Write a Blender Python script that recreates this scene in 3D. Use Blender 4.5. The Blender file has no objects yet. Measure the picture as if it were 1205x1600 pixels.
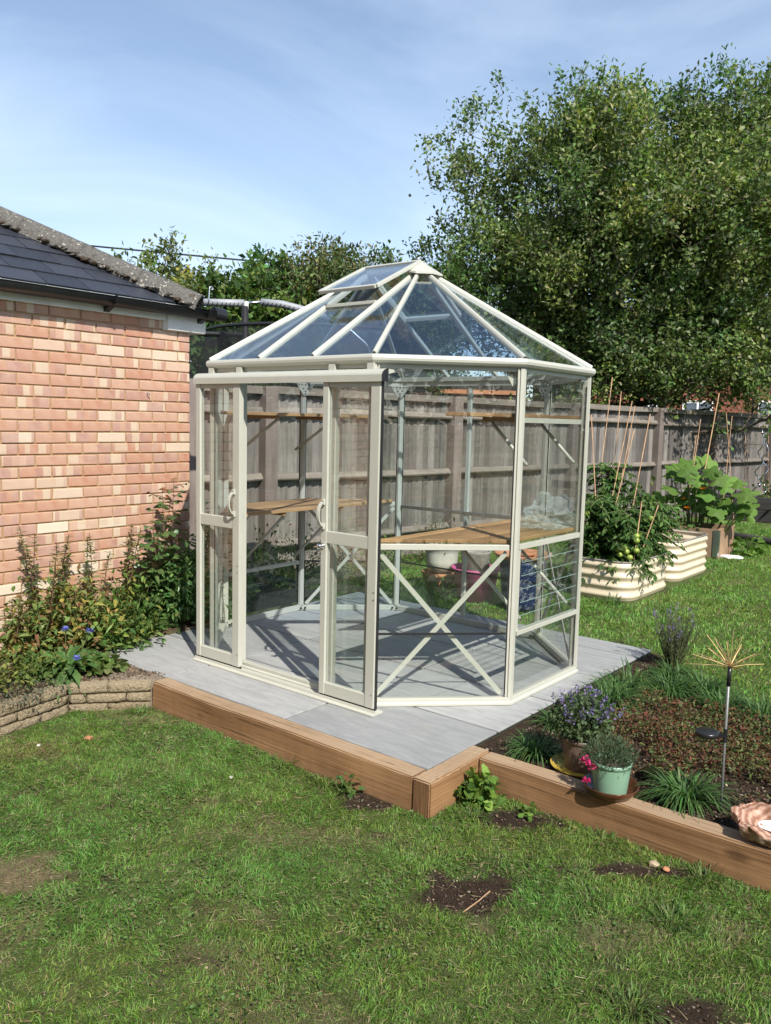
import bpy, bmesh, math, random
import numpy as np
from mathutils import Vector, Matrix
random.seed(7)
RNG = np.random.default_rng(11)
scene = bpy.context.scene
COL = scene.collection
# ------------------------------------------------------------------ camera
cam_data = bpy.data.cameras.new('camera')
cam_data.sensor_fit = 'VERTICAL'
cam_data.sensor_height = 24.0
cam_data.lens = 24.0 * 1279.68 / 1600.0
cam_data.clip_start = 0.05
cam_data.clip_end = 2000
cam = bpy.data.objects.new('camera', cam_data)
COL.objects.link(cam)
CAM = Vector((3.4331, -4.2676, 1.5463))
cam.matrix_world = Matrix(((0.77536072, -0.08838273, 0.62530332, CAM.x),
                           (0.63106014, 0.07071237, -0.77250428, CAM.y),
                           (0.02405935, 0.99357348, 0.11060241, CAM.z),
                           (0, 0, 0, 1)))
scene.camera = cam
# ------------------------------------------------------------------ sky and sun
SUN_AZ, SUN_EL = math.radians(118.3), math.radians(43.8)
world = bpy.data.worlds.new('World')
scene.world = world
world.use_nodes = True
wn, wl = world.node_tree.nodes, world.node_tree.links
wn.clear()
w_out = wn.new('ShaderNodeOutputWorld')
w_bg = wn.new('ShaderNodeBackground')
w_bg.inputs['Strength'].default_value = 0.132
sky = wn.new('ShaderNodeTexSky')
sky.sky_type = 'NISHITA'
sky.sun_disc = False
sky.sun_elevation = SUN_EL
sky.sun_rotation = SUN_AZ
sky.altitude = 60
sky.air_density = 1.0
sky.dust_density = 0.7
sky.ozone_density = 1.6
# thin cirrus, the same all round the sky
w_tc = wn.new('ShaderNodeTexCoord')
w_map = wn.new('ShaderNodeMapping')
w_map.inputs['Scale'].default_value = (1.1, 1.1, 3.6)
w_map.inputs['Rotation'].default_value = (0.25, 0.35, 0.5)
w_ns = wn.new('ShaderNodeTexNoise')
w_ns.inputs['Scale'].default_value = 1.7
w_ns.inputs['Detail'].default_value = 7
w_ns.inputs['Roughness'].default_value = 0.55
w_ns.inputs['Distortion'].default_value = 0.7
w_rp = wn.new('ShaderNodeValToRGB')
w_rp.color_ramp.elements[0].position = 0.40
w_rp.color_ramp.elements[0].color = (0.24, 0.24, 0.24, 1)
w_rp.color_ramp.elements[1].position = 0.72
w_rp.color_ramp.elements[1].color = (0.85, 0.85, 0.85, 1)
w_mix = wn.new('ShaderNodeMixRGB')
w_mix.inputs['Color2'].default_value = (5.7, 6.7, 8.1, 1)
wl.new(w_tc.outputs['Generated'], w_map.inputs['Vector'])
wl.new(w_map.outputs['Vector'], w_ns.inputs['Vector'])
wl.new(w_ns.outputs['Fac'], w_rp.inputs['Fac'])
# cirrus and haze thin out towards the zenith
w_sep = wn.new('ShaderNodeSeparateXYZ')
wl.new(w_tc.outputs['Generated'], w_sep.inputs[0])
w_inv = wn.new('ShaderNodeMath')
w_inv.operation = 'SUBTRACT'
w_inv.inputs[0].default_value = 1.0
wl.new(w_sep.outputs[2], w_inv.inputs[1])
w_pow = wn.new('ShaderNodeMath')
w_pow.operation = 'POWER'
w_pow.inputs[1].default_value = 1.3
w_pow.use_clamp = True
wl.new(w_inv.outputs[0], w_pow.inputs[0])
w_mul = wn.new('ShaderNodeMath')
w_mul.operation = 'MULTIPLY'
wl.new(w_rp.outputs['Color'], w_mul.inputs[0])
wl.new(w_pow.outputs[0], w_mul.inputs[1])
wl.new(w_mul.outputs[0], w_mix.inputs['Fac'])
wl.new(sky.outputs['Color'], w_mix.inputs['Color1'])
wl.new(w_mix.outputs['Color'], w_bg.inputs['Color'])
wl.new(w_bg.outputs['Background'], w_out.inputs['Surface'])
sun_data = bpy.data.lights.new('sun', 'SUN')
sun_data.energy = 5.0
sun_data.angle = math.radians(0.55)
sun_data.color = (1.0, 0.95, 0.87)
sun = bpy.data.objects.new('sun', sun_data)
COL.objects.link(sun)
SUNV = Vector((math.sin(SUN_AZ) * math.cos(SUN_EL), math.cos(SUN_AZ) * math.cos(SUN_EL), math.sin(SUN_EL)))
sun.rotation_euler = SUNV.to_track_quat('Z', 'Y').to_euler()
sun.location = SUNV * 30
vs = scene.view_settings
vs.view_transform = 'Standard'
vs.look = 'None'
vs.exposure = 0.40
vs.gamma = 1.0
vs.use_curve_mapping = False
scene.render.engine = 'CYCLES'
scene.cycles.max_bounces = 10
scene.cycles.transparent_max_bounces = 40
scene.cycles.transmission_bounces = 8
scene.cycles.diffuse_bounces = 3
scene.cycles.glossy_bounces = 4
scene.cycles.use_denoising = True

# ------------------------------------------------------------------ material helpers
def new_mat(name):
    m = bpy.data.materials.new(name)
    m.use_nodes = True
    nt = m.node_tree
    nt.nodes.clear()
    o = nt.nodes.new('ShaderNodeOutputMaterial')
    b = nt.nodes.new('ShaderNodeBsdfPrincipled')
    nt.links.new(b.outputs[0], o.inputs['Surface'])
    return m, nt, b, o
def nd(nt, kind, **kw):
    n = nt.nodes.new('ShaderNode' + kind)
    for k, v in kw.items():
        if k in n.inputs:
            n.inputs[k].default_value = v
        else:
            setattr(n, k, v)
    return n
def ramp(nt, fac, stops):
    r = nt.nodes.new('ShaderNodeValToRGB')
    el = r.color_ramp.elements
    while len(el) < len(stops):
        el.new(0.5)
    for e, (p, c) in zip(el, stops):
        e.position = p
        e.color = (*c, 1) if len(c) == 3 else c
    nt.links.new(fac, r.inputs['Fac'])
    return r.outputs['Color']
def noise(nt, vec, scale, detail=4, rough=0.55, dist=0.0):
    n = nd(nt, 'TexNoise', Scale=scale, Detail=detail, Roughness=rough, Distortion=dist)
    if vec is not None:
        nt.links.new(vec, n.inputs['Vector'])
    return n.outputs['Fac']
def mixc(nt, fac, a, b, mode='MIX'):
    m = nt.nodes.new('ShaderNodeMixRGB')
    m.blend_type = mode
    for key, val in (('Fac', fac), ('Color1', a), ('Color2', b)):
        if isinstance(val, bpy.types.NodeSocket):
            nt.links.new(val, m.inputs[key])
        else:
            m.inputs[key].default_value = val if key == 'Fac' else ((*val, 1) if len(val) == 3 else val)
    return m.outputs['Color']
def mth(nt, op, a, b=0.0):
    m = nt.nodes.new('ShaderNodeMath')
    m.operation = op
    for i, val in enumerate((a, b)):
        if isinstance(val, bpy.types.NodeSocket):
            nt.links.new(val, m.inputs[i])
        else:
            m.inputs[i].default_value = val
    return m.outputs[0]
def mapping(nt, vec, scale=(1, 1, 1), rot=(0, 0, 0), loc=None):
    m = nt.nodes.new('ShaderNodeMapping')
    m.inputs['Scale'].default_value = scale
    m.inputs['Rotation'].default_value = rot
    if loc is not None:
        nt.links.new(loc, m.inputs['Location'])
    nt.links.new(vec, m.inputs['Vector'])
    return m.outputs['Vector']
def bump(nt, bsdf, height, strength=0.3, dist=0.01):
    b = nd(nt, 'Bump', Strength=strength, Distance=dist)
    nt.links.new(height, b.inputs['Height'])
    nt.links.new(b.outputs[0], bsdf.inputs['Normal'])
def obj_coord(nt):
    return nt.nodes.new('ShaderNodeTexCoord').outputs['Object']
def world_pos(nt):
    return nt.nodes.new('ShaderNodeNewGeometry').outputs['Position']
def obj_random(nt):
    return nt.nodes.new('ShaderNodeObjectInfo').outputs['Random']

def plain(name, c, rough=0.5, metal=0.0, var=0.12, scale=30.0, bmp=0.0, spec=0.5):
    m, nt, b, o = new_mat(name)
    p = obj_coord(nt)
    n = noise(nt, p, scale, 5)
    lo = tuple(x * (1 - var) for x in c)
    hi = tuple(min(1, x * (1 + var)) for x in c)
    nt.links.new(ramp(nt, n, [(0.3, lo), (0.7, hi)]), b.inputs['Base Color'])
    b.inputs['Roughness'].default_value = rough
    b.inputs['Metallic'].default_value = metal
    b.inputs['Specular IOR Level'].default_value = spec
    if bmp:
        bump(nt, b, n, bmp, 0.004)
    return m

def mat_wood(name, c1, c2, axis=0, ring=14.0, rough=0.75, rnd=0.25, bmp=0.35, crack=(0.05, 0.03, 0.02), crk=0.62, bleach=False):
    """grain stretched along one local axis, tone shifted per object"""
    m, nt, b, o = new_mat(name)
    p = obj_coord(nt)
    r = obj_random(nt)
    off = nt.nodes.new('ShaderNodeCombineXYZ')
    mm = mth(nt, 'MULTIPLY', r, 37.0)
    for i in range(3):
        nt.links.new(mm, off.inputs[i])
    sc = [ring, ring, ring]
    sc[axis] = ring * 0.06
    v = mapping(nt, p, tuple(sc), loc=off.outputs[0])
    g = noise(nt, v, 1.6, 8, 0.62, 0.6)
    sc2 = [ring * 7] * 3
    sc2[axis] = ring * 0.12
    v2 = mapping(nt, p, tuple(sc2), loc=off.outputs[0])
    g2 = noise(nt, v2, 1.0, 4, 0.6, 0.2)
    col = ramp(nt, g, [(0.25, c1), (0.72, c2)])
    col = mixc(nt, mth(nt, 'MULTIPLY', g2, 0.45), col, tuple(x * 0.55 for x in c1))
    big = noise(nt, p, 2.3, 3)
    col = mixc(nt, ramp(nt, big, [(0.45, (0, 0, 0)), (0.75, (0.4, 0.4, 0.4))]), col, tuple(min(1, x * 1.35) for x in c2))
    if bleach:   # old knots, and the weathered grey-blond upper face
        kv = nd(nt, 'TexVoronoi', Scale=1.0, Randomness=1.0)
        ks = [6.0, 6.0, 6.0]
        ks[axis] = 2.6
        nt.links.new(mapping(nt, p, tuple(ks), loc=off.outputs[0]), kv.inputs['Vector'])
        kn = ramp(nt, kv.outputs['Distance'], [(0.09, (0.9, 0.9, 0.9)), (0.17, (0, 0, 0))])
        col = mixc(nt, kn, col, (0.13, 0.065, 0.03))
        geo = nt.nodes.new('ShaderNodeTexCoord')
        sz = nt.nodes.new('ShaderNodeSeparateXYZ')
        nt.links.new(geo.outputs['Normal'], sz.inputs[0])
        topm = ramp(nt, sz.outputs[2], [(0.5, (0, 0, 0)), (0.8, (0.85, 0.85, 0.85))])
        col = mixc(nt, mixc(nt, 1.0, topm, ramp(nt, big_n(nt, p), [(0.3, (0.6,) * 3), (0.7, (1,) * 3)]), 'MULTIPLY'), col, (0.42, 0.315, 0.205))
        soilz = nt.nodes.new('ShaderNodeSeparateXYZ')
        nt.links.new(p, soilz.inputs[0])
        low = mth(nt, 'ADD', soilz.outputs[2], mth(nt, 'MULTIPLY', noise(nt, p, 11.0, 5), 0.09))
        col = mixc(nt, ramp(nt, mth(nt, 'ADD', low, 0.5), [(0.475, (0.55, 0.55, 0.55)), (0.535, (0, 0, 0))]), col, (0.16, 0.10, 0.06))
    ck = ramp(nt, g2, [(crk, (0, 0, 0)), (crk + 0.1, (0.75, 0.75, 0.75))])
    col = mixc(nt, ck, col, crack)
    tone = ramp(nt, r, [(0, (1 - rnd,) * 3), (1, (1 + rnd * 0.6,) * 3)])
    col = mixc(nt, 1.0, col, tone, 'MULTIPLY')
    nt.links.new(col, b.inputs['Base Color'])
    b.inputs['Roughness'].default_value = rough
    b.inputs['Specular IOR Level'].default_value = 0.25
    bump(nt, b, g2, bmp, 0.004)
    return m

def big_n(nt, p):
    return noise(nt, p, 3.1, 4)

def mat_leaf(name, rough=0.5, trans=0.3, tint=(1.25, 1.35, 0.6), spec=0.4):
    m, nt, b, o = new_mat(name)
    a = nt.nodes.new('ShaderNodeAttribute')
    a.attribute_name = 'Col'
    n = noise(nt, world_pos(nt), 90.0, 2)
    col = mixc(nt, 1.0, a.outputs['Color'], ramp(nt, n, [(0.3, (0.82,) * 3), (0.7, (1.15,) * 3)]), 'MULTIPLY')
    nt.links.new(col, b.inputs['Base Color'])
    b.inputs['Roughness'].default_value = rough
    b.inputs['Specular IOR Level'].default_value = spec
    t = nt.nodes.new('ShaderNodeBsdfTranslucent')
    tc = mixc(nt, 1.0, col, tint, 'MULTIPLY')
    nt.links.new(tc, t.inputs['Color'])
    mx = nt.nodes.new('ShaderNodeMixShader')
    mx.inputs[0].default_value = trans
    nt.links.new(b.outputs[0], mx.inputs[1])
    nt.links.new(t.outputs[0], mx.inputs[2])
    nt.links.new(mx.outputs[0], o.inputs['Surface'])
    return m

def mat_glass(name, tint=(0.975, 0.99, 0.982), dirt=0.003, ior=1.5):
    """thin clear pane: straight-through light plus Fresnel reflection and a trace of dust"""
    m = bpy.data.materials.new(name)
    m.use_nodes = True
    nt = m.node_tree
    nt.nodes.clear()
    o = nt.nodes.new('ShaderNodeOutputMaterial')
    tr = nd(nt, 'BsdfTransparent', Color=(*tint, 1))
    gl = nd(nt, 'BsdfGlossy', Color=(1, 1, 1, 1), Roughness=0.0)
    fr = nt.nodes.new('ShaderNodeFresnel')
    bf = nt.nodes.new('ShaderNodeNewGeometry').outputs['Backfacing']
    # the same reflectance on both faces of the thin sheet (the node inverts the index on back faces)
    nt.links.new(mth(nt, 'SUBTRACT', ior, mth(nt, 'MULTIPLY', bf, ior - 1 / ior)), fr.inputs['IOR'])
    nb = nd(nt, 'Bump', Strength=0.06, Distance=0.02)
    nt.links.new(noise(nt, world_pos(nt), 2.2, 2), nb.inputs['Height'])
    nt.links.new(nb.outputs[0], gl.inputs['Normal'])
    mx = nt.nodes.new('ShaderNodeMixShader')
    nt.links.new(fr.outputs[0], mx.inputs[0])
    nt.links.new(tr.outputs[0], mx.inputs[1])
    nt.links.new(gl.outputs[0], mx.inputs[2])
    df = nd(nt, 'BsdfDiffuse', Color=(0.7, 0.72, 0.7, 1))
    mx2 = nt.nodes.new('ShaderNodeMixShader')
    dn = noise(nt, world_pos(nt), 5.0, 6, 0.7)
    nt.links.new(ramp(nt, dn, [(0.45, (dirt * 0.3,) * 3), (0.8, (dirt * 2,) * 3)]), mx2.inputs[0])
    nt.links.new(mx.outputs[0], mx2.inputs[1])
    nt.links.new(df.outputs[0], mx2.inputs[2])
    nt.links.new(mx2.outputs[0], o.inputs['Surface'])
    return m

M = {}
M['paint'] = plain('ivory_paint', (0.465, 0.463, 0.395), 0.34, 0, 0.03, 12)
M['glass'] = mat_glass('clear_glass')
M['roofglass'] = mat_glass('roof_glass', (0.84, 0.90, 0.95), 0.002, 1.72)
M['edgeglint'] = plain('glass_edge_glint', (0.30, 0.42, 0.37), 0.2, 0, 0.1, 40)  # green edge tint, with the light a glass edge catches painted in
M['black'] = plain('black_rubber', (0.015, 0.015, 0.016), 0.5, 0, 0.2, 40)
M['blackplastic'] = plain('black_plastic', (0.018, 0.018, 0.02), 0.28, 0, 0.2, 20)
M['chrome'] = plain('chrome', (0.75, 0.75, 0.76), 0.12, 1.0, 0.05)
M['stake'] = plain('grey_stake', (0.22, 0.22, 0.22), 0.45, 0.3, 0.2, 25)
M['galv'] = plain('galvanised_steel', (0.55, 0.57, 0.6), 0.35, 1.0, 0.15, 25)
M['bench_wood'] = mat_wood('bench_wood', (0.27, 0.150, 0.068), (0.43, 0.265, 0.13), 1, 22, 0.6, 0.42, 0.3, (0.25, 0.12, 0.05), 0.68)
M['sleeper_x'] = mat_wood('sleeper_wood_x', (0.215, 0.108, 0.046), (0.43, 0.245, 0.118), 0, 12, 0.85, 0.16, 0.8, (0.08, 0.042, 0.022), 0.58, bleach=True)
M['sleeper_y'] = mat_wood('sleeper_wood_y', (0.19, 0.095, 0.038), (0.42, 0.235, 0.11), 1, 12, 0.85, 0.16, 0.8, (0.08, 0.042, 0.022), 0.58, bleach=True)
M['endgrain'] = mat_wood('sleeper_end_grain', (0.12, 0.06, 0.028), (0.26, 0.14, 0.065), 2, 26, 0.9, 0.1, 0.8, (0.05, 0.025, 0.015), 0.55)
M['fence'] = mat_wood('weathered_fence', (0.10, 0.090, 0.080), (0.265, 0.245, 0.225), 2, 18, 0.9, 0.5, 0.6, (0.04, 0.03, 0.025), 0.66)
M['fence_rail'] = mat_wood('weathered_rail', (0.125, 0.108, 0.09), (0.26, 0.228, 0.195), 1, 16, 0.9, 0.15, 0.4, (0.05, 0.04, 0.03), 0.66)
M['fence_post'] = mat_wood('weathered_post', (0.14, 0.112, 0.098), (0.25, 0.21, 0.188), 2, 14, 0.9, 0.2, 0.4, (0.05, 0.04, 0.03), 0.66)
M['dark_wood'] = mat_wood('dark_timber', (0.03, 0.028, 0.026), (0.075, 0.07, 0.065), 0, 12, 0.9, 0.2, 0.4)
M['pallet'] = mat_wood('pallet_wood', (0.24, 0.15, 0.09), (0.40, 0.27, 0.17), 0, 14, 0.85, 0.25, 0.4)
M['cane'] = plain('bamboo_cane', (0.42, 0.25, 0.13), 0.6, 0, 0.3, 9)
M['leaf'] = mat_leaf('leaf', 0.6, 0.32, spec=0.25)
M['leaf_gloss'] = mat_leaf('glossy_leaf', 0.36, 0.22, spec=0.5)
M['grass'] = mat_leaf('grass_blade', 0.55, 0.32, (1.2, 1.3, 0.6))
M['petal'] = mat_leaf('petal', 0.6, 0.3, (1.1, 1.0, 1.1), 0.2)
M['stem'] = plain('green_stem', (0.10, 0.12, 0.04), 0.6, 0, 0.3, 60)
M['bark'] = plain('bark', (0.085, 0.068, 0.052), 0.95, 0, 0.45, 25, 0.6)
M['redstem'] = plain('reddish_stem', (0.16, 0.08, 0.05), 0.7, 0, 0.3, 60)
M['white_pvc'] = plain('white_fascia', (0.70, 0.70, 0.66), 0.45, 0, 0.10, 7)
M['terracotta'] = plain('terracotta', (0.42, 0.185, 0.095), 0.85, 0, 0.2, 18, 0.2)
M['bluepot'] = plain('blue_glaze', (0.008, 0.022, 0.08), 0.5, 0, 0.35, 9)
M['pinktub'] = plain('pink_plastic', (0.52, 0.09, 0.25), 0.45, 0, 0.1, 9)
M['enamel'] = plain('white_enamel', (0.62, 0.60, 0.53), 0.35, 0, 0.12, 10)
M['greystone'] = plain('grey_stone', (0.27, 0.25, 0.22), 0.9, 0, 0.3, 30, 0.4)
M['sagepot'] = plain('sage_green_plastic', (0.20, 0.34, 0.235), 0.42, 0, 0.06, 12)
M['brownpot'] = plain('taupe_plastic', (0.13, 0.085, 0.065), 0.5, 0, 0.12, 12)
M['browngloss'] = plain('brown_glazed_saucer', (0.075, 0.03, 0.014), 0.16, 0, 0.3, 14)
M['yellowplas'] = plain('yellow_plastic', (0.50, 0.34, 0.05), 0.45, 0, 0.15, 14)
M['cream'] = plain('cream_steel', (0.62, 0.53, 0.385), 0.42, 0, 0.05, 5)
M['white'] = plain('white_matt', (0.75, 0.75, 0.73), 0.6, 0, 0.08, 10)
M['tomato'] = plain('green_tomato', (0.26, 0.33, 0.06), 0.3, 0, 0.2, 12)
M['orange'] = plain('orange_flower', (0.75, 0.26, 0.02), 0.6, 0, 0.2, 12)
M['brass'] = plain('brass_wire', (0.55, 0.38, 0.17), 0.4, 0.7, 0.1, 12)
M['foam'] = plain('white_foam_sleeve', (0.30, 0.31, 0.33), 0.5, 0, 0.08, 12)

def mat_brick():
    m, nt, b, o = new_mat('multi_stock_brick')
    p = obj_coord(nt)
    at = nt.nodes.new('ShaderNodeAttribute')
    at.attribute_name = 'brick_id'
    r = mth(nt, 'FRACT', mth(nt, 'ADD', obj_random(nt), at.outputs['Fac']))
    r2 = mth(nt, 'FRACT', mth(nt, 'MULTIPLY', r, 17.31))
    r3 = mth(nt, 'FRACT', mth(nt, 'MULTIPLY', r, 91.7))
    base = ramp(nt, r, [(0.0, (0.46, 0.228, 0.150)), (0.3, (0.485, 0.270, 0.185)), (0.68, (0.51, 0.305, 0.215)), (0.86, (0.55, 0.365, 0.265)), (0.95, (0.62, 0.49, 0.375)), (1.0, (0.68, 0.58, 0.45))])
    # stacking 'kiss' marks from the kiln: uneven vertical bands, cream or mauve
    sep = nt.nodes.new('ShaderNodeSeparateXYZ')
    nt.links.new(p, sep.inputs[0])
    w1 = nd(nt, 'TexVoronoi', voronoi_dimensions='1D', Scale=21.0, Randomness=0.85)
    nt.links.new(mth(nt, 'ADD', sep.outputs[1], mth(nt, 'MULTIPLY', r, 60.0)), w1.inputs['W'])
    band = nt.nodes.new('ShaderNodeSeparateColor')
    nt.links.new(w1.outputs['Color'], band.inputs[0])
    cream = ramp(nt, band.outputs[0], [(0.0, (0.55, 0.42, 0.30)), (1.0, (0.62, 0.52, 0.39))])
    mauve = ramp(nt, band.outputs[1], [(0.0, (0.40, 0.215, 0.165)), (1.0, (0.44, 0.265, 0.22))])
    pick = ramp(nt, band.outputs[2], [(0.0, (0, 0, 0)), (0.42, (0, 0, 0)), (0.44, (1, 1, 1))])
    kiss = mixc(nt, pick, cream, mauve)
    some = ramp(nt, r2, [(0.45, (0, 0, 0)), (0.49, (0.8, 0.8, 0.8))])
    zm = ramp(nt, mth(nt, 'ADD', sep.outputs[2], mth(nt, 'MULTIPLY', r3, 0.02)), [(0.466, (0, 0, 0)), (0.474, (1, 1, 1))])
    zsh = mth(nt, 'ADD', sep.outputs[2], 0.5)
    zm = ramp(nt, mth(nt, 'ADD', zsh, mth(nt, 'MULTIPLY', r3, 0.02)), [(0.478, (0.25, 0.25, 0.25)), (0.488, (1, 1, 1))])
    bandon = ramp(nt, mth(nt, 'FRACT', mth(nt, 'MULTIPLY', band.outputs[1], 7.0)), [(0.3, (0, 0, 0)), (0.33, (1, 1, 1))])
    fac = mixc(nt, 1.0, mixc(nt, 1.0, some, zm, 'MULTIPLY'), bandon, 'MULTIPLY')
    col = mixc(nt, fac, base, kiss)
    big = noise(nt, p, 14.0, 5, 0.6)
    col = mixc(nt, ramp(nt, big, [(0.42, (0, 0, 0)), (0.8, (0.4, 0.4, 0.4))]), col, (0.66, 0.52, 0.40))
    fine = noise(nt, p, 260.0, 4, 0.7)
    col = mixc(nt, 1.0, col, ramp(nt, fine, [(0.25, (0.84,) * 3), (0.7, (1.08,) * 3)]), 'MULTIPLY')
    nt.links.new(col, b.inputs['Base Color'])
    b.inputs['Roughness'].default_value = 0.9
    b.inputs['Specular IOR Level'].default_value = 0.2
    bump(nt, b, fine, 0.5, 0.003)
    return m
M['brick'] = mat_brick()
M['mortar'] = plain('sandy_mortar', (0.36, 0.235, 0.125), 0.95, 0, 0.2, 70, 0.5)
M['housebrick'] = plain('red_brick', (0.19, 0.062, 0.038), 0.9, 0, 0.25, 9)

def mat_slate():
    m, nt, b, o = new_mat('blue_black_slate')
    p = world_pos(nt)
    n = noise(nt, p, 40.0, 6, 0.65)
    r = obj_random(nt)
    col = ramp(nt, r, [(0, (0.020, 0.023, 0.031)), (1, (0.036, 0.040, 0.052))])
    col = mixc(nt, ramp(nt, n, [(0.4, (0, 0, 0)), (0.75, (0.35, 0.35, 0.35))]), col, (0.075, 0.08, 0.09))
    sp = noise(nt, p, 17.0, 7, 0.75)
    col = mixc(nt, ramp(nt, sp, [(0.66, (0, 0, 0)), (0.72, (0.7, 0.7, 0.7))]), col, (0.22, 0.20, 0.15))
    nt.links.new(col, b.inputs['Base Color'])
    b.inputs['Roughness'].default_value = 0.42
    bump(nt, b, n, 0.25, 0.004)
    return m
M['slate'] = mat_slate()

def mat_lichen_concrete():
    m, nt, b, o = new_mat('lichened_concrete')
    p = world_pos(nt)
    n = noise(nt, p, 55.0, 7, 0.7)
    col = ramp(nt, n, [(0.3, (0.06, 0.055, 0.048)), (0.55, (0.125, 0.118, 0.105)), (0.75, (0.20, 0.19, 0.17))])
    sp = nd(nt, 'TexVoronoi', Scale=38.0, Randomness=1.0)
    nw = nd(nt, 'TexNoise', Scale=60.0, Detail=3.0)
    nt.links.new(p, nw.inputs['Vector'])
    nt.links.new(mixc(nt, 0.03, p, nw.outputs['Color'], 'ADD'), sp.inputs['Vector'])
    sel = noise(nt, p, 9.0, 3)
    spot = mth(nt, 'LESS_THAN', sp.outputs['Distance'], mth(nt, 'SUBTRACT', mth(nt, 'MULTIPLY', sel, 0.95), 0.30))
    col = mixc(nt, mth(nt, 'MULTIPLY', spot, 0.8), col, (0.46, 0.44, 0.36))
    ms = noise(nt, p, 13.0, 5, 0.7)
    col = mixc(nt, ramp(nt, ms, [(0.60, (0, 0, 0)), (0.64, (0.9, 0.9, 0.9))]), col, (0.055, 0.038, 0.022))
    nt.links.new(col, b.inputs['Base Color'])
    b.inputs['Roughness'].default_value = 0.95
    bump(nt, b, n, 0.8, 0.012)
    return m
M['lichen'] = mat_lichen_concrete()
M['moss'] = plain('brown_moss', (0.05, 0.034, 0.02), 1.0, 0, 0.5, 90, 1.0)

def mat_paving():
    m, nt, b, o = new_mat('grey_porcelain_paving')
    p = obj_coord(nt)
    r = obj_random(nt)
    off = nt.nodes.new('ShaderNodeCombineXYZ')
    nt.links.new(mth(nt, 'MULTIPLY', r, 23.0), off.inputs[0])
    nt.links.new(mth(nt, 'MULTIPLY', r, 51.0), off.inputs[1])
    v = mapping(nt, p, (1.6, 7.0, 1.0), rot=(0, 0, 0.5), loc=off.outputs[0])
    n1 = noise(nt, v, 1.7, 8, 0.62, 1.4)
    v2 = mapping(nt, p, (2.6, 17.0, 1.0), rot=(0, 0, 0.6), loc=off.outputs[0])
    n2 = noise(nt, v2, 1.4, 5, 0.6, 0.8)
    col = ramp(nt, n1, [(0.22, (0.255, 0.265, 0.268)), (0.5, (0.325, 0.335, 0.335)), (0.78, (0.395, 0.402, 0.40))])
    col = mixc(nt, ramp(nt, n2, [(0.5, (0, 0, 0)), (0.85, (0.4, 0.4, 0.4))]), col, (0.52, 0.53, 0.525))
    vn = noise(nt, mapping(nt, p, (1.2, 3.2, 1.0), rot=(0, 0, 0.9), loc=off.outputs[0]), 2.2, 6, 0.55, 1.8)
    vein = ramp(nt, vn, [(0.470, (0, 0, 0)), (0.493, (0.24, 0.24, 0.24)), (0.507, (0.24, 0.24, 0.24)), (0.53, (0, 0, 0))])
    col = mixc(nt, vein, col, (0.24, 0.245, 0.25))
    fine = noise(nt, p, 160.0, 3)
    col = mixc(nt, 1.0, col, ramp(nt, fine, [(0.3, (0.93,) * 3), (0.7, (1.04,) * 3)]), 'MULTIPLY')
    col = mixc(nt, 1.0, col, ramp(nt, r, [(0, (0.80, 0.80, 0.79)), (1, (1.10, 1.08, 1.05))]), 'MULTIPLY')
    dirt = noise(nt, world_pos(nt), 3.5, 6, 0.65)
    col = mixc(nt, ramp(nt, dirt, [(0.55, (0, 0, 0)), (0.85, (0.35, 0.35, 0.35))]), col, (0.36, 0.33, 0.28))
    nt.links.new(col, b.inputs['Base Color'])
    b.inputs['Roughness'].default_value = 0.62
    b.inputs['Specular IOR Level'].default_value = 0.35
    bump(nt, b, n2, 0.12, 0.003)
    return m
M['paving'] = mat_paving()
M['joint'] = plain('dark_joint_grout', (0.022, 0.022, 0.022), 0.9, 0, 0.2, 60)
M['bedding'] = plain('sandy_bedding_mortar', (0.40, 0.31, 0.21), 0.95, 0, 0.25, 50, 0.8)

def mat_stone():
    m, nt, b, o = new_mat('rough_buff_stone')
    p = world_pos(nt)
    n = noise(nt, p, 70.0, 7, 0.7)
    r = obj_random(nt)
    base = ramp(nt, r, [(0, (0.42, 0.335, 0.215)), (0.5, (0.50, 0.41, 0.27)), (1, (0.55, 0.45, 0.30))])
    col = mixc(nt, ramp(nt, n, [(0.35, (0.8, 0.8, 0.8)), (0.62, (0, 0, 0))]), base, (0.30, 0.23, 0.145))
    pit = noise(nt, p, 190.0, 3, 0.6)
    col = mixc(nt, ramp(nt, pit, [(0.60, (0, 0, 0)), (0.68, (0.8, 0.8, 0.8))]), col, (0.09, 0.07, 0.045))
    nt.links.new(col, b.inputs['Base Color'])
    b.inputs['Roughness'].default_value = 0.95
    b.inputs['Specular IOR Level'].default_value = 0.15
    bump(nt, b, n, 1.0, 0.035)
    return m
M['stone'] = mat_stone()

def mat_ground():
    m, nt, b, o = new_mat('garden_ground')
    a = nt.nodes.new('ShaderNodeAttribute')
    a.attribute_name = 'Col'
    p = world_pos(nt)
    n = noise(nt, p, 120.0, 6, 0.75)
    n2 = noise(nt, p, 28.0, 5, 0.65)
    col = mixc(nt, 1.0, a.outputs['Color'], ramp(nt, n, [(0.25, (0.45,) * 3), (0.5, (1.0,) * 3), (0.75, (1.7,) * 3)]), 'MULTIPLY')
    col = mixc(nt, 1.0, col, ramp(nt, n2, [(0.3, (0.75,) * 3), (0.7, (1.2,) * 3)]), 'MULTIPLY')
    nt.links.new(col, b.inputs['Base Color'])
    b.inputs['Roughness'].default_value = 1.0
    b.inputs['Specular IOR Level'].default_value = 0.1
    bump(nt, b, n, 0.9, 0.02)
    return m
M['ground'] = mat_ground()

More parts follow.
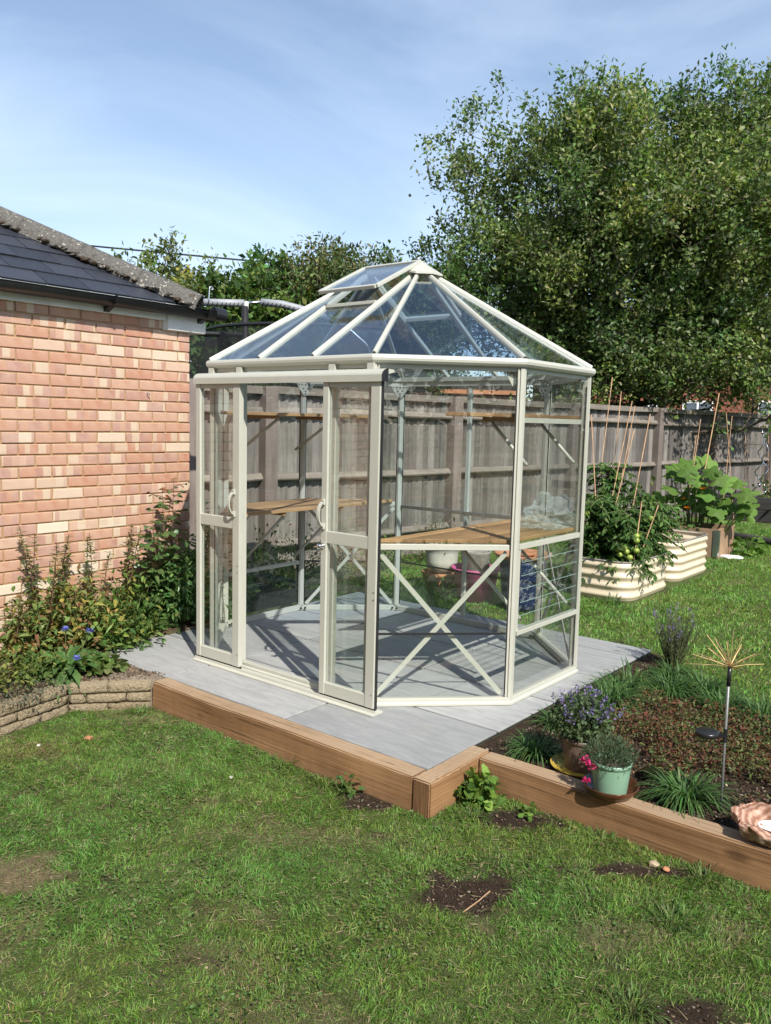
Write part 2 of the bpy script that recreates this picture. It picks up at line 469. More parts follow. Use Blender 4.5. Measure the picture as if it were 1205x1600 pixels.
def mat_agate():
    m, nt, b, o = new_mat('banded_brown_stone')
    p = obj_coord(nt)
    d = noise(nt, p, 9.0, 5, 0.6)
    w = nd(nt, 'TexWave', wave_type='RINGS', rings_direction='Z', Scale=13.0, Distortion=5.0, Detail=4.0)
    nt.links.new(p, w.inputs['Vector'])
    col = ramp(nt, w.outputs['Fac'], [(0.1, (0.27, 0.13, 0.08)), (0.5, (0.36, 0.20, 0.13)), (0.9, (0.50, 0.33, 0.24))])
    col = mixc(nt, ramp(nt, d, [(0.4, (0, 0, 0)), (0.75, (0.6, 0.6, 0.6))]), col, (0.30, 0.15, 0.09))
    nt.links.new(col, b.inputs['Base Color'])
    b.inputs['Roughness'].default_value = 0.45
    bump(nt, b, d, 0.8, 0.02)
    return m
M['agate'] = mat_agate()

def mat_net():
    m, nt, b, o = new_mat('black_safety_net')
    b.inputs['Base Color'].default_value = (0.012, 0.013, 0.015, 1)
    b.inputs['Roughness'].default_value = 0.9
    t = nd(nt, 'BsdfTransparent', Color=(1, 1, 1, 1))
    mx = nt.nodes.new('ShaderNodeMixShader')
    p = world_pos(nt)
    n = noise(nt, p, 3.0, 2)
    nt.links.new(ramp(nt, n, [(0.3, (0.55,) * 3), (0.7, (0.68,) * 3)]), mx.inputs[0])
    nt.links.new(t.outputs[0], mx.inputs[1])
    nt.links.new(b.outputs[0], mx.inputs[2])
    nt.links.new(mx.outputs[0], o.inputs['Surface'])
    return m
M['net'] = mat_net()

def mat_polythene():
    m, nt, b, o = new_mat('clear_polythene')
    t = nd(nt, 'BsdfTransparent', Color=(0.95, 0.97, 0.97, 1))
    b.inputs['Base Color'].default_value = (0.62, 0.68, 0.66, 1)
    b.inputs['Roughness'].default_value = 0.15
    mx = nt.nodes.new('ShaderNodeMixShader')
    lw = nd(nt, 'LayerWeight', Blend=0.45)
    n = noise(nt, obj_coord(nt), 24.0, 4)
    f = mth(nt, 'MULTIPLY', lw.outputs['Facing'], mth(nt, 'MULTIPLY', n, 0.75))
    nt.links.new(f, mx.inputs[0])
    nt.links.new(t.outputs[0], mx.inputs[1])
    nt.links.new(b.outputs[0], mx.inputs[2])
    nt.links.new(mx.outputs[0], o.inputs['Surface'])
    return m
M['polythene'] = mat_polythene()
M['window'] = plain('dark_window_glass', (0.06, 0.08, 0.11), 0.05, 0, 0.2, 3, spec=0.8)

# ------------------------------------------------------------------ geometry helpers
class MB:
    def __init__(s):
        s.v, s.f = [], []
    def add(s, V, F):
        o = len(s.v)
        s.v += [tuple(v) for v in V]
        s.f += [tuple(i + o for i in q) for q in F]
        return s
    def prism(s, bottom, top):
        n = len(bottom)
        F = [tuple(range(n - 1, -1, -1)), tuple(range(n, 2 * n))]
        F += [(i, (i + 1) % n, n + (i + 1) % n, n + i) for i in range(n)]
        return s.add(list(bottom) + list(top), F)
    def prismz(s, poly, z0, z1):
        return s.prism([(x, y, z0) for x, y in poly], [(x, y, z1) for x, y in poly])
    def box(s, x0, x1, y0, y1, z0, z1):
        return s.prismz([(x0, y0), (x1, y0), (x1, y1), (x0, y1)], z0, z1)
    def bar(s, p0, p1, w, h, up=(0, 0, 1), roll=None):
        p0, p1 = Vector(p0), Vector(p1)
        a = (p1 - p0).normalized()
        sd = a.cross(Vector(up))
        if sd.length < 1e-5:
            sd = a.cross(Vector((1, 0, 0)))
        sd.normalize()
        u = sd.cross(a).normalized()
        q = [sd * (-w / 2) - u * (h / 2), sd * (w / 2) - u * (h / 2), sd * (w / 2) + u * (h / 2), sd * (-w / 2) + u * (h / 2)]
        return s.prism([p0 + k for k in q], [p1 + k for k in q])
    def tube(s, pts, r, n=8, cap=True):
        pts = [Vector(p) for p in pts]
        rs = r if isinstance(r, (list, tuple)) else [r] * len(pts)
        V, F = [], []
        ref = None
        for i, p in enumerate(pts):
            t = (pts[min(i + 1, len(pts) - 1)] - pts[max(i - 1, 0)]).normalized()
            if ref is None:
                ref = Vector((0, 0, 1)) if abs(t.z) < 0.9 else Vector((1, 0, 0))
            u = (ref - t * ref.dot(t)).normalized()
            ref = u
            w = t.cross(u)
            for k in range(n):
                a = 2 * math.pi * k / n
                V.append(p + (u * math.cos(a) + w * math.sin(a)) * rs[i])
        for i in range(len(pts) - 1):
            for k in range(n):
                F.append((i * n + k, i * n + (k + 1) % n, (i + 1) * n + (k + 1) % n, (i + 1) * n + k))
        if cap:
            F.append(tuple(range(n - 1, -1, -1)))
            F.append(tuple((len(pts) - 1) * n + k for k in range(n)))
        return s.add(V, F)
    def lathe(s, prof, n=28, c=(0, 0, 0), wob=0.0, sx=1.0, sy=1.0):
        V, F = [], []
        for j, (r, z) in enumerate(prof):
            for k in range(n):
                a = 2 * math.pi * k / n
                rr = r * (1 + wob * math.sin(3 * a + j))
                V.append((c[0] + rr * math.cos(a) * sx, c[1] + rr * math.sin(a) * sy, c[2] + z))
        for j in range(len(prof) - 1):
            for k in range(n):
                F.append((j * n + k, j * n + (k + 1) % n, (j + 1) * n + (k + 1) % n, (j + 1) * n + k))
        return s.add(V, F)
    def mesh(s, name, smooth=False):
        me = bpy.data.meshes.new(name)
        me.from_pydata(s.v, [], s.f)
        me.update()
        if smooth:
            me.polygons.foreach_set('use_smooth', [True] * len(me.polygons))
        return me
    def build(s, name, mat, parent=None, smooth=False, bevel=0.0, loc=None):
        o = put(name, s.mesh(name, smooth), mat, parent, loc)
        if bevel:
            b = o.modifiers.new('bevel', 'BEVEL')
            b.width = bevel
            b.segments = 2
            b.limit_method = 'ANGLE'
            b.angle_limit = math.radians(40)
        return o

def put(name, me, mat=None, parent=None, loc=None):
    o = bpy.data.objects.new(name, me)
    COL.objects.link(o)
    if mat is not None and me is not None and not me.materials:
        me.materials.append(M[mat] if isinstance(mat, str) else mat)
    if parent is not None:
        o.parent = parent
    if loc is not None:
        o.location = loc
    return o
def tag(o, label, cat, group=None):
    o['label'] = label
    o['category'] = cat
    if group:
        o['group'] = group
    return o
def thing(name, label, cat, loc=(0, 0, 0), group=None):
    o = bpy.data.objects.new(name, None)
    o.empty_display_size = 0.1
    COL.objects.link(o)
    o.location = loc
    return tag(o, label, cat, group)
def structure(o):
    o['kind'] = 'structure'
    return o
def stuff(o):
    o['kind'] = 'stuff'
    return o

def npmesh(name, V, F, col=None, mat=None, parent=None, smooth=False, loc=None):
    """V (n,3) array, F (m,k) array of equal-sized faces or list of such arrays, col (n,3)"""
    Fs = F if isinstance(F, list) else [F]
    Fs = [f for f in Fs if len(f)]
    me = bpy.data.meshes.new(name)
    me.vertices.add(len(V))
    me.vertices.foreach_set('co', np.asarray(V, np.float32).ravel())
    nl = sum(f.size for f in Fs)
    me.loops.add(nl)
    me.loops.foreach_set('vertex_index', np.concatenate([f.ravel() for f in Fs]).astype(np.int32))
    tot = np.concatenate([np.full(len(f), f.shape[1]) for f in Fs]).astype(np.int32)
    st = np.concatenate([[0], np.cumsum(tot)[:-1]]).astype(np.int32)
    me.polygons.add(len(tot))
    me.polygons.foreach_set('loop_start', st)
    if smooth:
        me.polygons.foreach_set('use_smooth', np.ones(len(tot), bool))
    if col is not None:
        at = me.color_attributes.new('Col', 'FLOAT_COLOR', 'POINT')
        c4 = np.ones((len(V), 4), np.float32)
        c4[:, :3] = col
        at.data.foreach_set('color', c4.ravel())
    me.update(calc_edges=True)
    return put(name, me, mat, parent, loc)

def unit(a):
    return a / np.maximum(np.linalg.norm(a, axis=-1, keepdims=True), 1e-9)
def rnd(n, s=1.0):
    return RNG.normal(size=(n, 3)) * s

def leaves2(P, D, N, L, W):
    """folded two-triangle leaf"""
    D = unit(D)
    S = unit(np.cross(D, N))
    U = np.cross(S, D)
    L = np.asarray(L).reshape(-1, 1)
    W = np.asarray(W).reshape(-1, 1)
    mid = P + D * L * 0.45
    V = np.stack([P, mid + S * W * 0.5 + U * W * 0.18, P + D * L, mid - S * W * 0.5 + U * W * 0.18], 1)
    n = len(P)
    b = np.arange(n)[:, None] * 4
    F = np.concatenate([b + [0, 1, 2], b + [0, 2, 3]])
    return V.reshape(-1, 3), F, 4
def leaves8(P, D, N, L, W, fold=0.2, droop=0.25, shape=(0.30, 1.0, 0.68, 0.75)):
    """eight-vertex leaf with a midrib fold and a droop"""
    D = unit(D)
    S = unit(np.cross(D, N))
    U = np.cross(S, D)
    L = np.asarray(L).reshape(-1, 1)
    W = np.asarray(W).reshape(-1, 1)
    dn = np.array([0, 0, -1.0])
    t1, w1, t2, w2 = shape
    def ctr(t):
        return P + D * L * t + dn * droop * L * t * t
    m1, m2 = ctr(t1), ctr(t2)
    V = np.stack([P, m1 + S * W * .5 * w1 + U * W * fold * w1, m1, m1 - S * W * .5 * w1 + U * W * fold * w1,
                  m2 + S * W * .5 * w2 + U * W * fold * w2, m2, m2 - S * W * .5 * w2 + U * W * fold * w2, ctr(1.0)], 1)
    b = np.arange(len(P))[:, None] * 8
    tri = np.concatenate([b + [0, 1, 2], b + [0, 2, 3], b + [4, 7, 5], b + [5, 7, 6]])
    quad = np.concatenate([b + [1, 4, 5, 2], b + [2, 5, 6, 3]])
    return V.reshape(-1, 3), [tri, quad], 8
def blades(P, D, L, W, bend):
    """grass blades: base pair, mid pair, tip"""
    n = len(P)
    D = unit(D)
    L = np.asarray(L).reshape(-1, 1)
    W = np.asarray(W).reshape(-1, 1)
    S = unit(np.cross(D, rnd(n)))
    H = D.copy()
    H[:, 2] = 0
    H = unit(H + rnd(n, .05) * [1, 1, 0])
    B = np.asarray(bend).reshape(-1, 1)
    mid = P + D * L * 0.55
    tip = P + D * L * (1 - 0.35 * B) + H * L * B * 0.6 - np.array([0, 0, 1.0]) * L * B * 0.28
    V = np.stack([P + S * W / 2, P - S * W / 2, mid + S * W * .42, mid - S * W * .42, tip], 1)
    b = np.arange(n)[:, None] * 5
    tri = np.concatenate([b + [2, 3, 4]])
    quad = np.concatenate([b + [0, 1, 3, 2]])
    return V.reshape(-1, 3), [tri, quad], 5
def vary(base, n, dv=0.25, dh=0.12):
    base = np.asarray(base, float)
    if base.ndim == 2:
        base = base[RNG.integers(0, len(base), n)]
    c = base * (1 + RNG.normal(size=(n, 1)) * dv)
    c = c * (1 + RNG.normal(size=(n, 3)) * dh * np.array([1, .5, .6]))
    return np.clip(c, 0.004, 0.9)

def vnoise(x, y, s, seed=0):
    g = np.random.default_rng(seed).random((64, 64))
    x = np.asarray(x) / s + 1000.0
    y = np.asarray(y) / s + 1000.0
    ix, iy = np.floor(x).astype(int), np.floor(y).astype(int)
    fx, fy = x - ix, y - iy
    fx, fy = fx * fx * (3 - 2 * fx), fy * fy * (3 - 2 * fy)
    G = lambda a, b: g[a % 64, b % 64]
    return (G(ix, iy) * (1 - fx) + G(ix + 1, iy) * fx) * (1 - fy) + (G(ix, iy + 1) * (1 - fx) + G(ix + 1, iy + 1) * fx) * fy
def fbm(x, y, s, seed=0):
    return (vnoise(x, y, s, seed) * .5 + vnoise(x, y, s * .47, seed + 1) * .3 + vnoise(x, y, s * .22, seed + 2) * .2)

# ================================================================== GROUND
ZL = -0.155            # lower front lawn
ZU = -0.03             # upper garden level
def stone_x(y):
    return np.interp(y, [-9, -5, -3.0, -2.3, -1.86, -1.5], [0.3, -0.15, -0.66, -0.80, -0.88, -0.56])
def is_upper(x, y):
    return ((y > -1.455) & (x < 1.44)) | (y > -1.08) | ((y <= -1.455) & (x < stone_x(y)))
def in_bed(x, y):      # right-hand flower bed
    edge = np.interp(x, [1.40, 1.75, 2.4, 3.6], [1.25, 0.95, 0.45, 0.2]) + (fbm(x, y, 0.5, 5) - .5) * .25
    return (x > 1.36) & (y > -1.08) & (y < edge)
def in_leftbed(x, y):
    return ((x < -0.5) & (y < -1.42) & (x < stone_x(y) + .05)) | ((x < -1.33) & (y < -0.2)) 
PATCH = [(1.95, -1.87, .19, .17, 1.0), (1.15, -1.60, .15, .08, 1.0), (1.80, -1.26, .20, .09, 1.0), (2.76, -1.98, .18, .10, 1.0),
         (0.60, -2.90, .18, .15, 2.0), (1.55, -2.70, .16, .10, 1.6), (1.42, -2.52, .13, .08, 1.6), (1.15, -2.0, .30, .10, 1.3),
         (2.45, -1.72, .20, .10, 1.4), (2.3, -1.35, .25, .05, 1.0), (-.55, -1.72, .14, .08, 1.2), (-.4, -2.3, .2, .12, 1.3), (1.9, -2.75, .2, .1, 1.4)]
def bare(x, y):
    """soil amount and straw amount, 0..1"""
    soil = np.zeros_like(x)
    straw = np.zeros_like(x)
    wob = (fbm(x, y, .11, 31) - .5) * 1.5
    for (cx, cy, rx, ry, k) in PATCH:
        # patches are longest along the view's horizontal
        ux, uy = (x - cx) * .775 + (y - cy) * .631, -(x - cx) * .631 + (y - cy) * .775
        d = np.sqrt((ux / rx) ** 2 + (uy / ry) ** 2) + wob
        a = np.clip((1.2 - d) * 2.0, 0, 1)
        if k == 1.0:
            soil = np.maximum(soil, a)
        else:
            straw = np.maximum(straw, a * (0.85 if k == 2.0 else 0.36))
    g = fbm(x, y, .34, 47)
    straw = np.maximum(straw, np.clip((g - .68) * 4, 0, .4))
    g2 = fbm(x, y, .21, 77)
    soil = np.maximum(soil, np.clip((g2 - .69) * 6, 0, .5))
    return soil, straw
def ground_z(x, y):
    up = is_upper(x, y)
    zl = ZL + (fbm(x, y, .9, 3) - .5) * .035 - 0.0
    zu = ZU + (fbm(x, y, 1.3, 9) - .5) * .02
    zu = np.where(in_leftbed(x, y), 0.015 + (fbm(x, y, .25, 21) - .5) * .05, zu)
    zu = np.where(in_bed(x, y), -0.025 + (fbm(x, y, .22, 22) - .5) * .05, zu)
    return np.where(up, zu, zl)
def axis_pts(a, b, fine, lo, hi):
    far = lambda s, e: s + np.sign(e - s) * np.geomspace(.25, abs(e - s), 16)
    core = np.arange(a, b + 1e-6, fine)
    return np.concatenate([np.sort(far(a, lo)), core, far(b, hi)])
gx = axis_pts(-2.6, 4.6, 0.035, -260, 260)
gy1 = np.arange(-5.0, 1.5, 0.035)
gy2 = np.arange(1.5, 14, 0.12)
gy = np.concatenate([np.sort(-5.0 - np.geomspace(.25, 255, 16)), gy1, gy2, 14 + np.geomspace(.25, 246, 16)])
X, Y = np.meshgrid(gx, gy, indexing='ij')
Z = ground_z(X, Y)
soil, straw = bare(X, Y)
thatch = np.stack([np.full(X.shape, .095), np.full(X.shape, .125), np.full(X.shape, .040)], -1)
c_soil = np.array([.050, .034, .024])
c_straw = np.array([.235, .175, .11])
gcol = thatch * (0.8 + 0.5 * fbm(X, Y, .3, 13))[..., None]
gcol = gcol * (1 - straw[..., None]) + c_straw * straw[..., None]
gcol = gcol * (1 - soil[..., None]) + c_soil * soil[..., None]
bedm = (in_bed(X, Y))
gcol[bedm] = c_soil * 1.15
lb = in_leftbed(X, Y)
gcol[lb] = np.array([.12, .085, .055])
gcol[lb & (X > -1.05) & (Y > -1.72)] = np.array([.27, .225, .17])
far_l = (X < -2.6) | (Y > 14)
gcol[far_l] = np.array([.07, .085, .03])
nx, ny = len(gx), len(gy)
idx = np.arange(nx * ny).reshape(nx, ny)
F = np.stack([idx[:-1, :-1], idx[1:, :-1], idx[1:, 1:], idx[:-1, 1:]], -1).reshape(-1, 4)
lawn = structure(npmesh('ground', np.stack([X, Y, Z], -1).reshape(-1, 3), F, gcol.reshape(-1, 3), 'ground', smooth=True))

# ------------------------------------------------------------------ grass
def grass_field(name, n, x0, x1, y0, y1, keep, hmin, hmax, wid, label, lean=.55, colmul=1.0):
    x = RNG.uniform(x0, x1, n)
    y = RNG.uniform(y0, y1, n)
    k = keep(x, y)
    x, y = x[k], y[k]
    n = len(x)
    so, st = bare(x, y)
    lush = fbm(x, y, .26, 61)
    clump = fbm(x, y, .09, 62)
    kk = RNG.random(n) < np.clip(1.0 - so * 1.02 - st * .55, 0.0, 1) * np.clip(.62 + lush * .8, 0, 1)
    x, y, lush, clump, st, so = (a[kk] for a in (x, y, lush, clump, st, so))
    n = len(x)
    P = np.stack([x, y, ground_z(x, y) - .004], -1)
    ang = fbm(x, y, .13, 63) * 12.6 + RNG.normal(size=n) * .9
    ln = np.abs(RNG.normal(size=n)) * lean + .15
    D = np.stack([np.cos(ang) * ln, np.sin(ang) * ln, np.ones(n)], -1)
    L = (hmin + (hmax - hmin) * RNG.random(n) ** 1.4) * (.5 + 1.0 * clump) * (1 - .45 * st) * (0.6 + .8 * lush)
    W = wid * (.6 + .8 * RNG.random(n))
    V, Fs, k = blades(P, D, L, W, RNG.uniform(.1, .9, n))
    pal = np.array([[.130, .265, .038], [.160, .295, .046], [.105, .225, .034], [.195, .300, .062], [.115, .245, .050]])
    c = vary(pal, n, .16, .08)
    yel = np.clip((st - .05) * 1.6 + RNG.normal(size=n) * .12, 0, 1)[:, None]
    dead = (RNG.random(n) < .07 + .28 * st)[:, None]
    c = c * (1 - yel * .5) + np.array([.20, .19, .065]) * yel * .5
    c = np.where(dead, np.array([.30, .235, .13]) * RNG.uniform(.6, 1.1, (n, 1)), c)
    cool = fbm(x, y, .45, 66)[:, None]
    c = c * (1 + (cool - .5) * np.array([-.45, .12, .25])) * colmul
    o = npmesh(name, V, Fs, np.repeat(c, k, 0), 'grass')
    stuff(o)
    return tag(o, label, 'grass')
def keep_front(x, y):
    up = is_upper(x, y)
    inside = (y < -1.52) | ((x > 1.50) & (y < -1.135))
    return (~up) & inside & (x > stone_x(y) + .10)
grass_field('lawn_grass', 560000, -1.0, 4.3, -4.3, -1.05, keep_front, .008, .041, .0026, 'short patchy green lawn grass in front of the timber sleepers')
def keep_back(x, y):
    fx = -2.64 + (y - 1.4) * .132
    pat = (x > -1.45) & (x < 1.45) & (y < 1.30)
    beds = ((x > -.15) & (x < .66) & (y > 2.65) & (y < 5.1)) | ((x > -.65) & (x < .4) & (y > 5.9) & (y < 6.6))
    return (~in_bed(x, y)) & (~pat) & (x > fx + .05) & (~beds) & (~((x < -1.2) & (y < 1.0))) & ~((y > 1.3) & (x < -1.9) & (y < 3))
grass_field('back_lawn_grass', 260000, -2.4, 4.6, -0.3, 10.2, keep_back, .02, .06, .0060, 'bright green lawn grass behind the greenhouse and flower bed', .45, 1.12)
# long tufts at timber feet
def tuft(name, label, x, y, z, n, hmin, hmax, spread, wid, pal, group=None, bend=(.3, .95), cat='grass tuft', lean=.5, mat='grass'):
    a = RNG.uniform(0, 2 * math.pi, n)
    r = spread * np.sqrt(RNG.random(n)) * .4
    P = np.stack([r * np.cos(a), r * np.sin(a), np.full(n, -.006)], -1)
    ln = RNG.random(n) * lean * 1.6 + .06
    D = np.stack([np.cos(a) * ln, np.sin(a) * ln, np.ones(n)], -1) + rnd(n, .12)
    L = RNG.uniform(hmin, hmax, n)
    V, Fs, k = curved_blades(P, D, L, wid * RNG.uniform(.6, 1.2, n), RNG.uniform(*bend, n))
    c = vary(pal, n, .2, .08)
    o = npmesh(name, V, Fs, np.repeat(c, k, 0), mat, loc=(x, y, z))
    return tag(o, label, cat, group)
def curved_blades(P, D, L, W, bend):
    """five-station arching strap leaves"""
    n = len(P)
    D = unit(D)
    L = L.reshape(-1, 1)
    W = np.asarray(W).reshape(-1, 1)
    H = D * [1, 1, 0]
    H = unit(H)
    S = np.stack([-H[:, 1], H[:, 0], np.zeros(n)], -1)
    B = bend.reshape(-1, 1)
    rows = []
    for t, w in ((0, .8), (.3, 1), (.6, .85), (.85, .5)):
        c = P + D * L * t * (1 - .25 * B * t) + H * L * B * .55 * t * t - np.array([0, 0, 1.]) * L * B * .85 * t ** 2.4
        rows += [c + S * W * w / 2, c - S * W * w / 2]
    t = 1.0
    rows.append(P + D * L * (1 - .25 * B) + H * L * B * .6 - np.array([0, 0, 1.]) * L * B * .95)
    V = np.stack(rows, 1)
    b = np.arange(n)[:, None] * 9
    quad = np.concatenate([b + [0, 1, 3, 2], b + [2, 3, 5, 4], b + [4, 5, 7, 6]])
    tri = b + [6, 7, 8]
    return V.reshape(-1, 3), [quad, tri], 9

# flat dead blades lying through the turf
n = 70000
x = RNG.uniform(-1.0, 4.0, n)
y = RNG.uniform(-4.2, -1.1, n)
k0 = keep_front(x, y)
so, st = bare(x, y)
k0 &= RNG.random(n) < (.45 + .5 * st) * (1 - .7 * so)
x, y = x[k0], y[k0]
n = len(x)
P = np.stack([x, y, ground_z(x, y) + RNG.uniform(.001, .014, n)], -1)
D = rnd(n) * [1, 1, .16]
V, Fs, k = blades(P, D, RNG.uniform(.015, .045, n), RNG.uniform(.0012, .0026, n), RNG.uniform(.0, .3, n))
o = npmesh('lawn_thatch', V, Fs, np.repeat(vary([[.34, .28, .16], [.26, .20, .11], [.20, .15, .085], [.15, .17, .06]], n, .2, .06), k, 0), 'grass')
stuff(o)
tag(o, 'dry straw coloured thatch lying through the front lawn', 'thatch')
# soil crumbs and bark chips: bits too many to count
def chips(name, label, n, pts, size, pal, mat='leaf'):
    P = pts(n)
    n = len(P)
    D = rnd(n) * [1, 1, .45]
    V, F_, k = leaves2(P, D, rnd(n), RNG.uniform(.4, 1.4, n) * size, RNG.uniform(.3, .9, n) * size)
    o = npmesh(name, V, F_, np.repeat(vary(pal, n, .35, .1), k, 0), mat)
    stuff(o)
    return tag(o, label, 'debris')
def patch_pts(n):
    x = RNG.uniform(-.9, 3.4, n)
    y = RNG.uniform(-3.6, -1.1, n)
    so, st = bare(x, y)
    k = keep_front(x, y) & (RNG.random(n) < so * .9 + .02)
    x, y = x[k], y[k]
    return np.stack([x, y, ground_z(x, y) + .003], -1)
chips('soil_crumbs', 'dark soil crumbs and bark bits on bare lawn patches', 60000, patch_pts, .011,
      [[.06, .04, .028], [.11, .075, .05], [.04, .028, .02], [.22, .16, .11], [.30, .24, .18]])
def bed_pts(n):
    x = RNG.uniform(1.45, 4.6, n)
    y = RNG.uniform(-1.02, 1.2, n)
    k = in_bed(x, y)
    x, y = x[k], y[k]
    return np.stack([x, y, ground_z(x, y) + .004], -1)
chips('bed_mulch', 'dark crumbly soil and bark mulch in the right flower bed', 46000, bed_pts, .016,
      [[.05, .034, .024], [.09, .06, .04], [.035, .024, .017], [.15, .10, .07], [.26, .20, .15]])
def left_pts(n):
    x = RNG.uniform(-1.7, -.5, n)
    y = RNG.uniform(-5.0, -.35, n)
    k = in_leftbed(x, y)
    x, y = x[k], y[k]
    return np.stack([x, y, ground_z(x, y) + .004], -1)
chips('bed_debris', 'dry soil, grit and fallen leaves in the bed beside the garage', 34000, left_pts, .014,
      [[.14, .10, .065], [.22, .16, .10], [.09, .065, .045], [.34, .27, .19], [.20, .10, .05]])

# ================================================================== PATIO
patio = thing('patio', 'pale grey streaked porcelain patio under the greenhouse', 'patio', (0, 0, 0))
MB().box(-1.33, 1.375, -1.395, 1.26, -.12, -.009).build('bedding', 'joint', patio)
XS = [-1.345, -.545, .468, 1.39]
rows_y = [[-1.40, -.805, -.20, .40, 1.0, 1.27], [-1.40, -.805, -.20, .40, 1.0, 1.27], [-1.40, -.79, -.19, .41, 1.01, 1.27]]
for ci in range(3):
    ys = rows_y[ci]
    for ri in range(len(ys) - 1):
        a, b_, c, d = XS[ci] + .008, XS[ci + 1] - .008, ys[ri] + .008, ys[ri + 1] - .008
        cx, cy = (a + b_) / 2, (c + d) / 2
        h = [RNG.uniform(-.0008, .0008) for _ in range(4)]
        mb = MB()
        mb.prism([(a - cx, c - cy, -.011), (b_ - cx, c - cy, -.011), (b_ - cx, d - cy, -.011), (a - cx, d - cy, -.011)],
                 [(a - cx, c - cy, h[0]), (b_ - cx, c - cy, h[1]), (b_ - cx, d - cy, h[2]), (a - cx, d - cy, h[3])])
        mb.build('slab', 'paving', patio, bevel=.0025, loc=(cx, cy, 0))
# strip of sandy mortar and grit along the garage side
mb = MB()
pts_o = []
for i in range(15):
    y = -1.36 + i * .075
    pts_o.append((-1.36 - .02 * random.random() - .03 * (i % 3 == 0), y))
poly = pts_o + [(-1.335, -.31), (-1.335, -1.36)]
mb.prismz(poly, -.03, .012)
tag(mb.build('mortar_haunch', 'bedding', bevel=.004), 'sandy mortar strip along the patio edge by the garage', 'mortar')

# ================================================================== SLEEPERS
def sleeper(x0, x1, y0, y1, z1, mat, label, chips_=0):
    cx, cy = (x0 + x1) / 2, (y0 + y1) / 2
    lx, ly = (x1 - x0) / 2, (y1 - y0) / 2
    bm = bmesh.new()
    bmesh.ops.create_cube(bm, size=1)
    for v in bm.verts:
        v.co = Vector((v.co.x * 2 * lx, v.co.y * 2 * ly, v.co.z * .215))
    L = [e for e in bm.edges if abs((e.verts[0].co - e.verts[1].co).length - max(2 * lx, 2 * ly)) < 1e-4]
    bmesh.ops.subdivide_edges(bm, edges=L, cuts=24, use_grid_fill=True)
    bmesh.ops.bevel(bm, geom=[e for e in bm.edges if e.calc_face_angle(0) > 1.0], offset=.006, segments=2, affect='EDGES')
    for v in bm.verts:
        k = 7.0
        v.co.x += .002 * math.sin(k * v.co.y + 2 * v.co.z * 9)
        v.co.y += .0025 * math.sin(k * v.co.x + v.co.z * 15)
        v.co.z += .002 * math.sin(4.3 * (v.co.x + v.co.y)) + RNG.normal() * .0007
    me = bpy.data.meshes.new('timber_sleeper')
    bm.to_mesh(me)
    bm.free()
    me.materials.append(M[mat])
    me.materials.append(M['endgrain'])
    for p in me.polygons:
        n_ = p.normal
        if (abs(n_.x) > .9 and lx > ly) or (abs(n_.y) > .9 and ly > lx):
            p.material_index = 1
    o = put('timber_sleeper', me, None, None, (cx, cy, z1 - .1075))
    return tag(o, label, 'sleeper', 'timber sleepers edging the lawn')
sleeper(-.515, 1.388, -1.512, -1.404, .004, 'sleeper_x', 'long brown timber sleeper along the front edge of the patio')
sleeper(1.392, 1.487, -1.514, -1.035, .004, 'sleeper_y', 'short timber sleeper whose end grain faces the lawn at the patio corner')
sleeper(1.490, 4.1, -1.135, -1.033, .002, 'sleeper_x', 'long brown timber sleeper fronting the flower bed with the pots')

# ================================================================== STONE WALL
wall = thing('stone_retaining_wall', 'low curved retaining wall of rough buff stone blocks, three courses', 'wall', (0, 0, 0))
def stone_block(p0, p1, z0, z1, depth, seed):
    r = np.random.default_rng(seed)
    p0, p1 = np.array(p0), np.array(p1)
    d = p1 - p0
    Ln = np.linalg.norm(d)
    d = d / Ln
    nrm = np.array([d[1], -d[0]])           # outward (towards the lawn)
    nu, nv = max(5, int(Ln / .022)), 5
    V, Fc = [], []
    for layer in (0, 1):
        for i in range(nu + 1):
            for j in range(nv + 1):
                u, v = i / nu, j / nv
                edge = min(u * Ln, (1 - u) * Ln, v * (z1 - z0), (1 - v) * (z1 - z0))
                bulge = .012 * min(1, edge / .012) + (r.normal() * .0042 if layer == 0 else 0)
                if layer == 1:
                    off = -depth
                else:
                    off = bulge
                q = p0 + d * Ln * u + nrm * off
                zz = z0 + (z1 - z0) * v + (r.normal() * .0015 if layer == 0 and 0 < j < nv else 0)
                V.append((q[0], q[1], zz))
    st = (nu + 1) * (nv + 1)
    g = lambda l, i, j: l * st + i * (nv + 1) + j
    for i in range(nu):
        for j in range(nv):
            Fc.append((g(0, i, j), g(0, i + 1, j), g(0, i + 1, j + 1), g(0, i, j + 1)))
        Fc.append((g(0, i, nv), g(0, i + 1, nv), g(1, i + 1, nv), g(1, i, nv)))
        Fc.append((g(0, i, 0), g(1, i, 0), g(1, i + 1, 0), g(0, i + 1, 0)))
    for j in range(nv):
        Fc.append((g(0, 0, j), g(0, 0, j + 1), g(1, 0, j + 1), g(1, 0, j)))
        Fc.append((g(0, nu, j), g(1, nu, j), g(1, nu, j + 1), g(0, nu, j + 1)))
    MB().add(V, Fc).build('stone_block', 'stone', wall, smooth=True)
path = [(-.52, -1.515), (-.815, -1.865), (-.745, -2.30), (-.60, -3.0), (-.30, -4.0)]
sd = 0
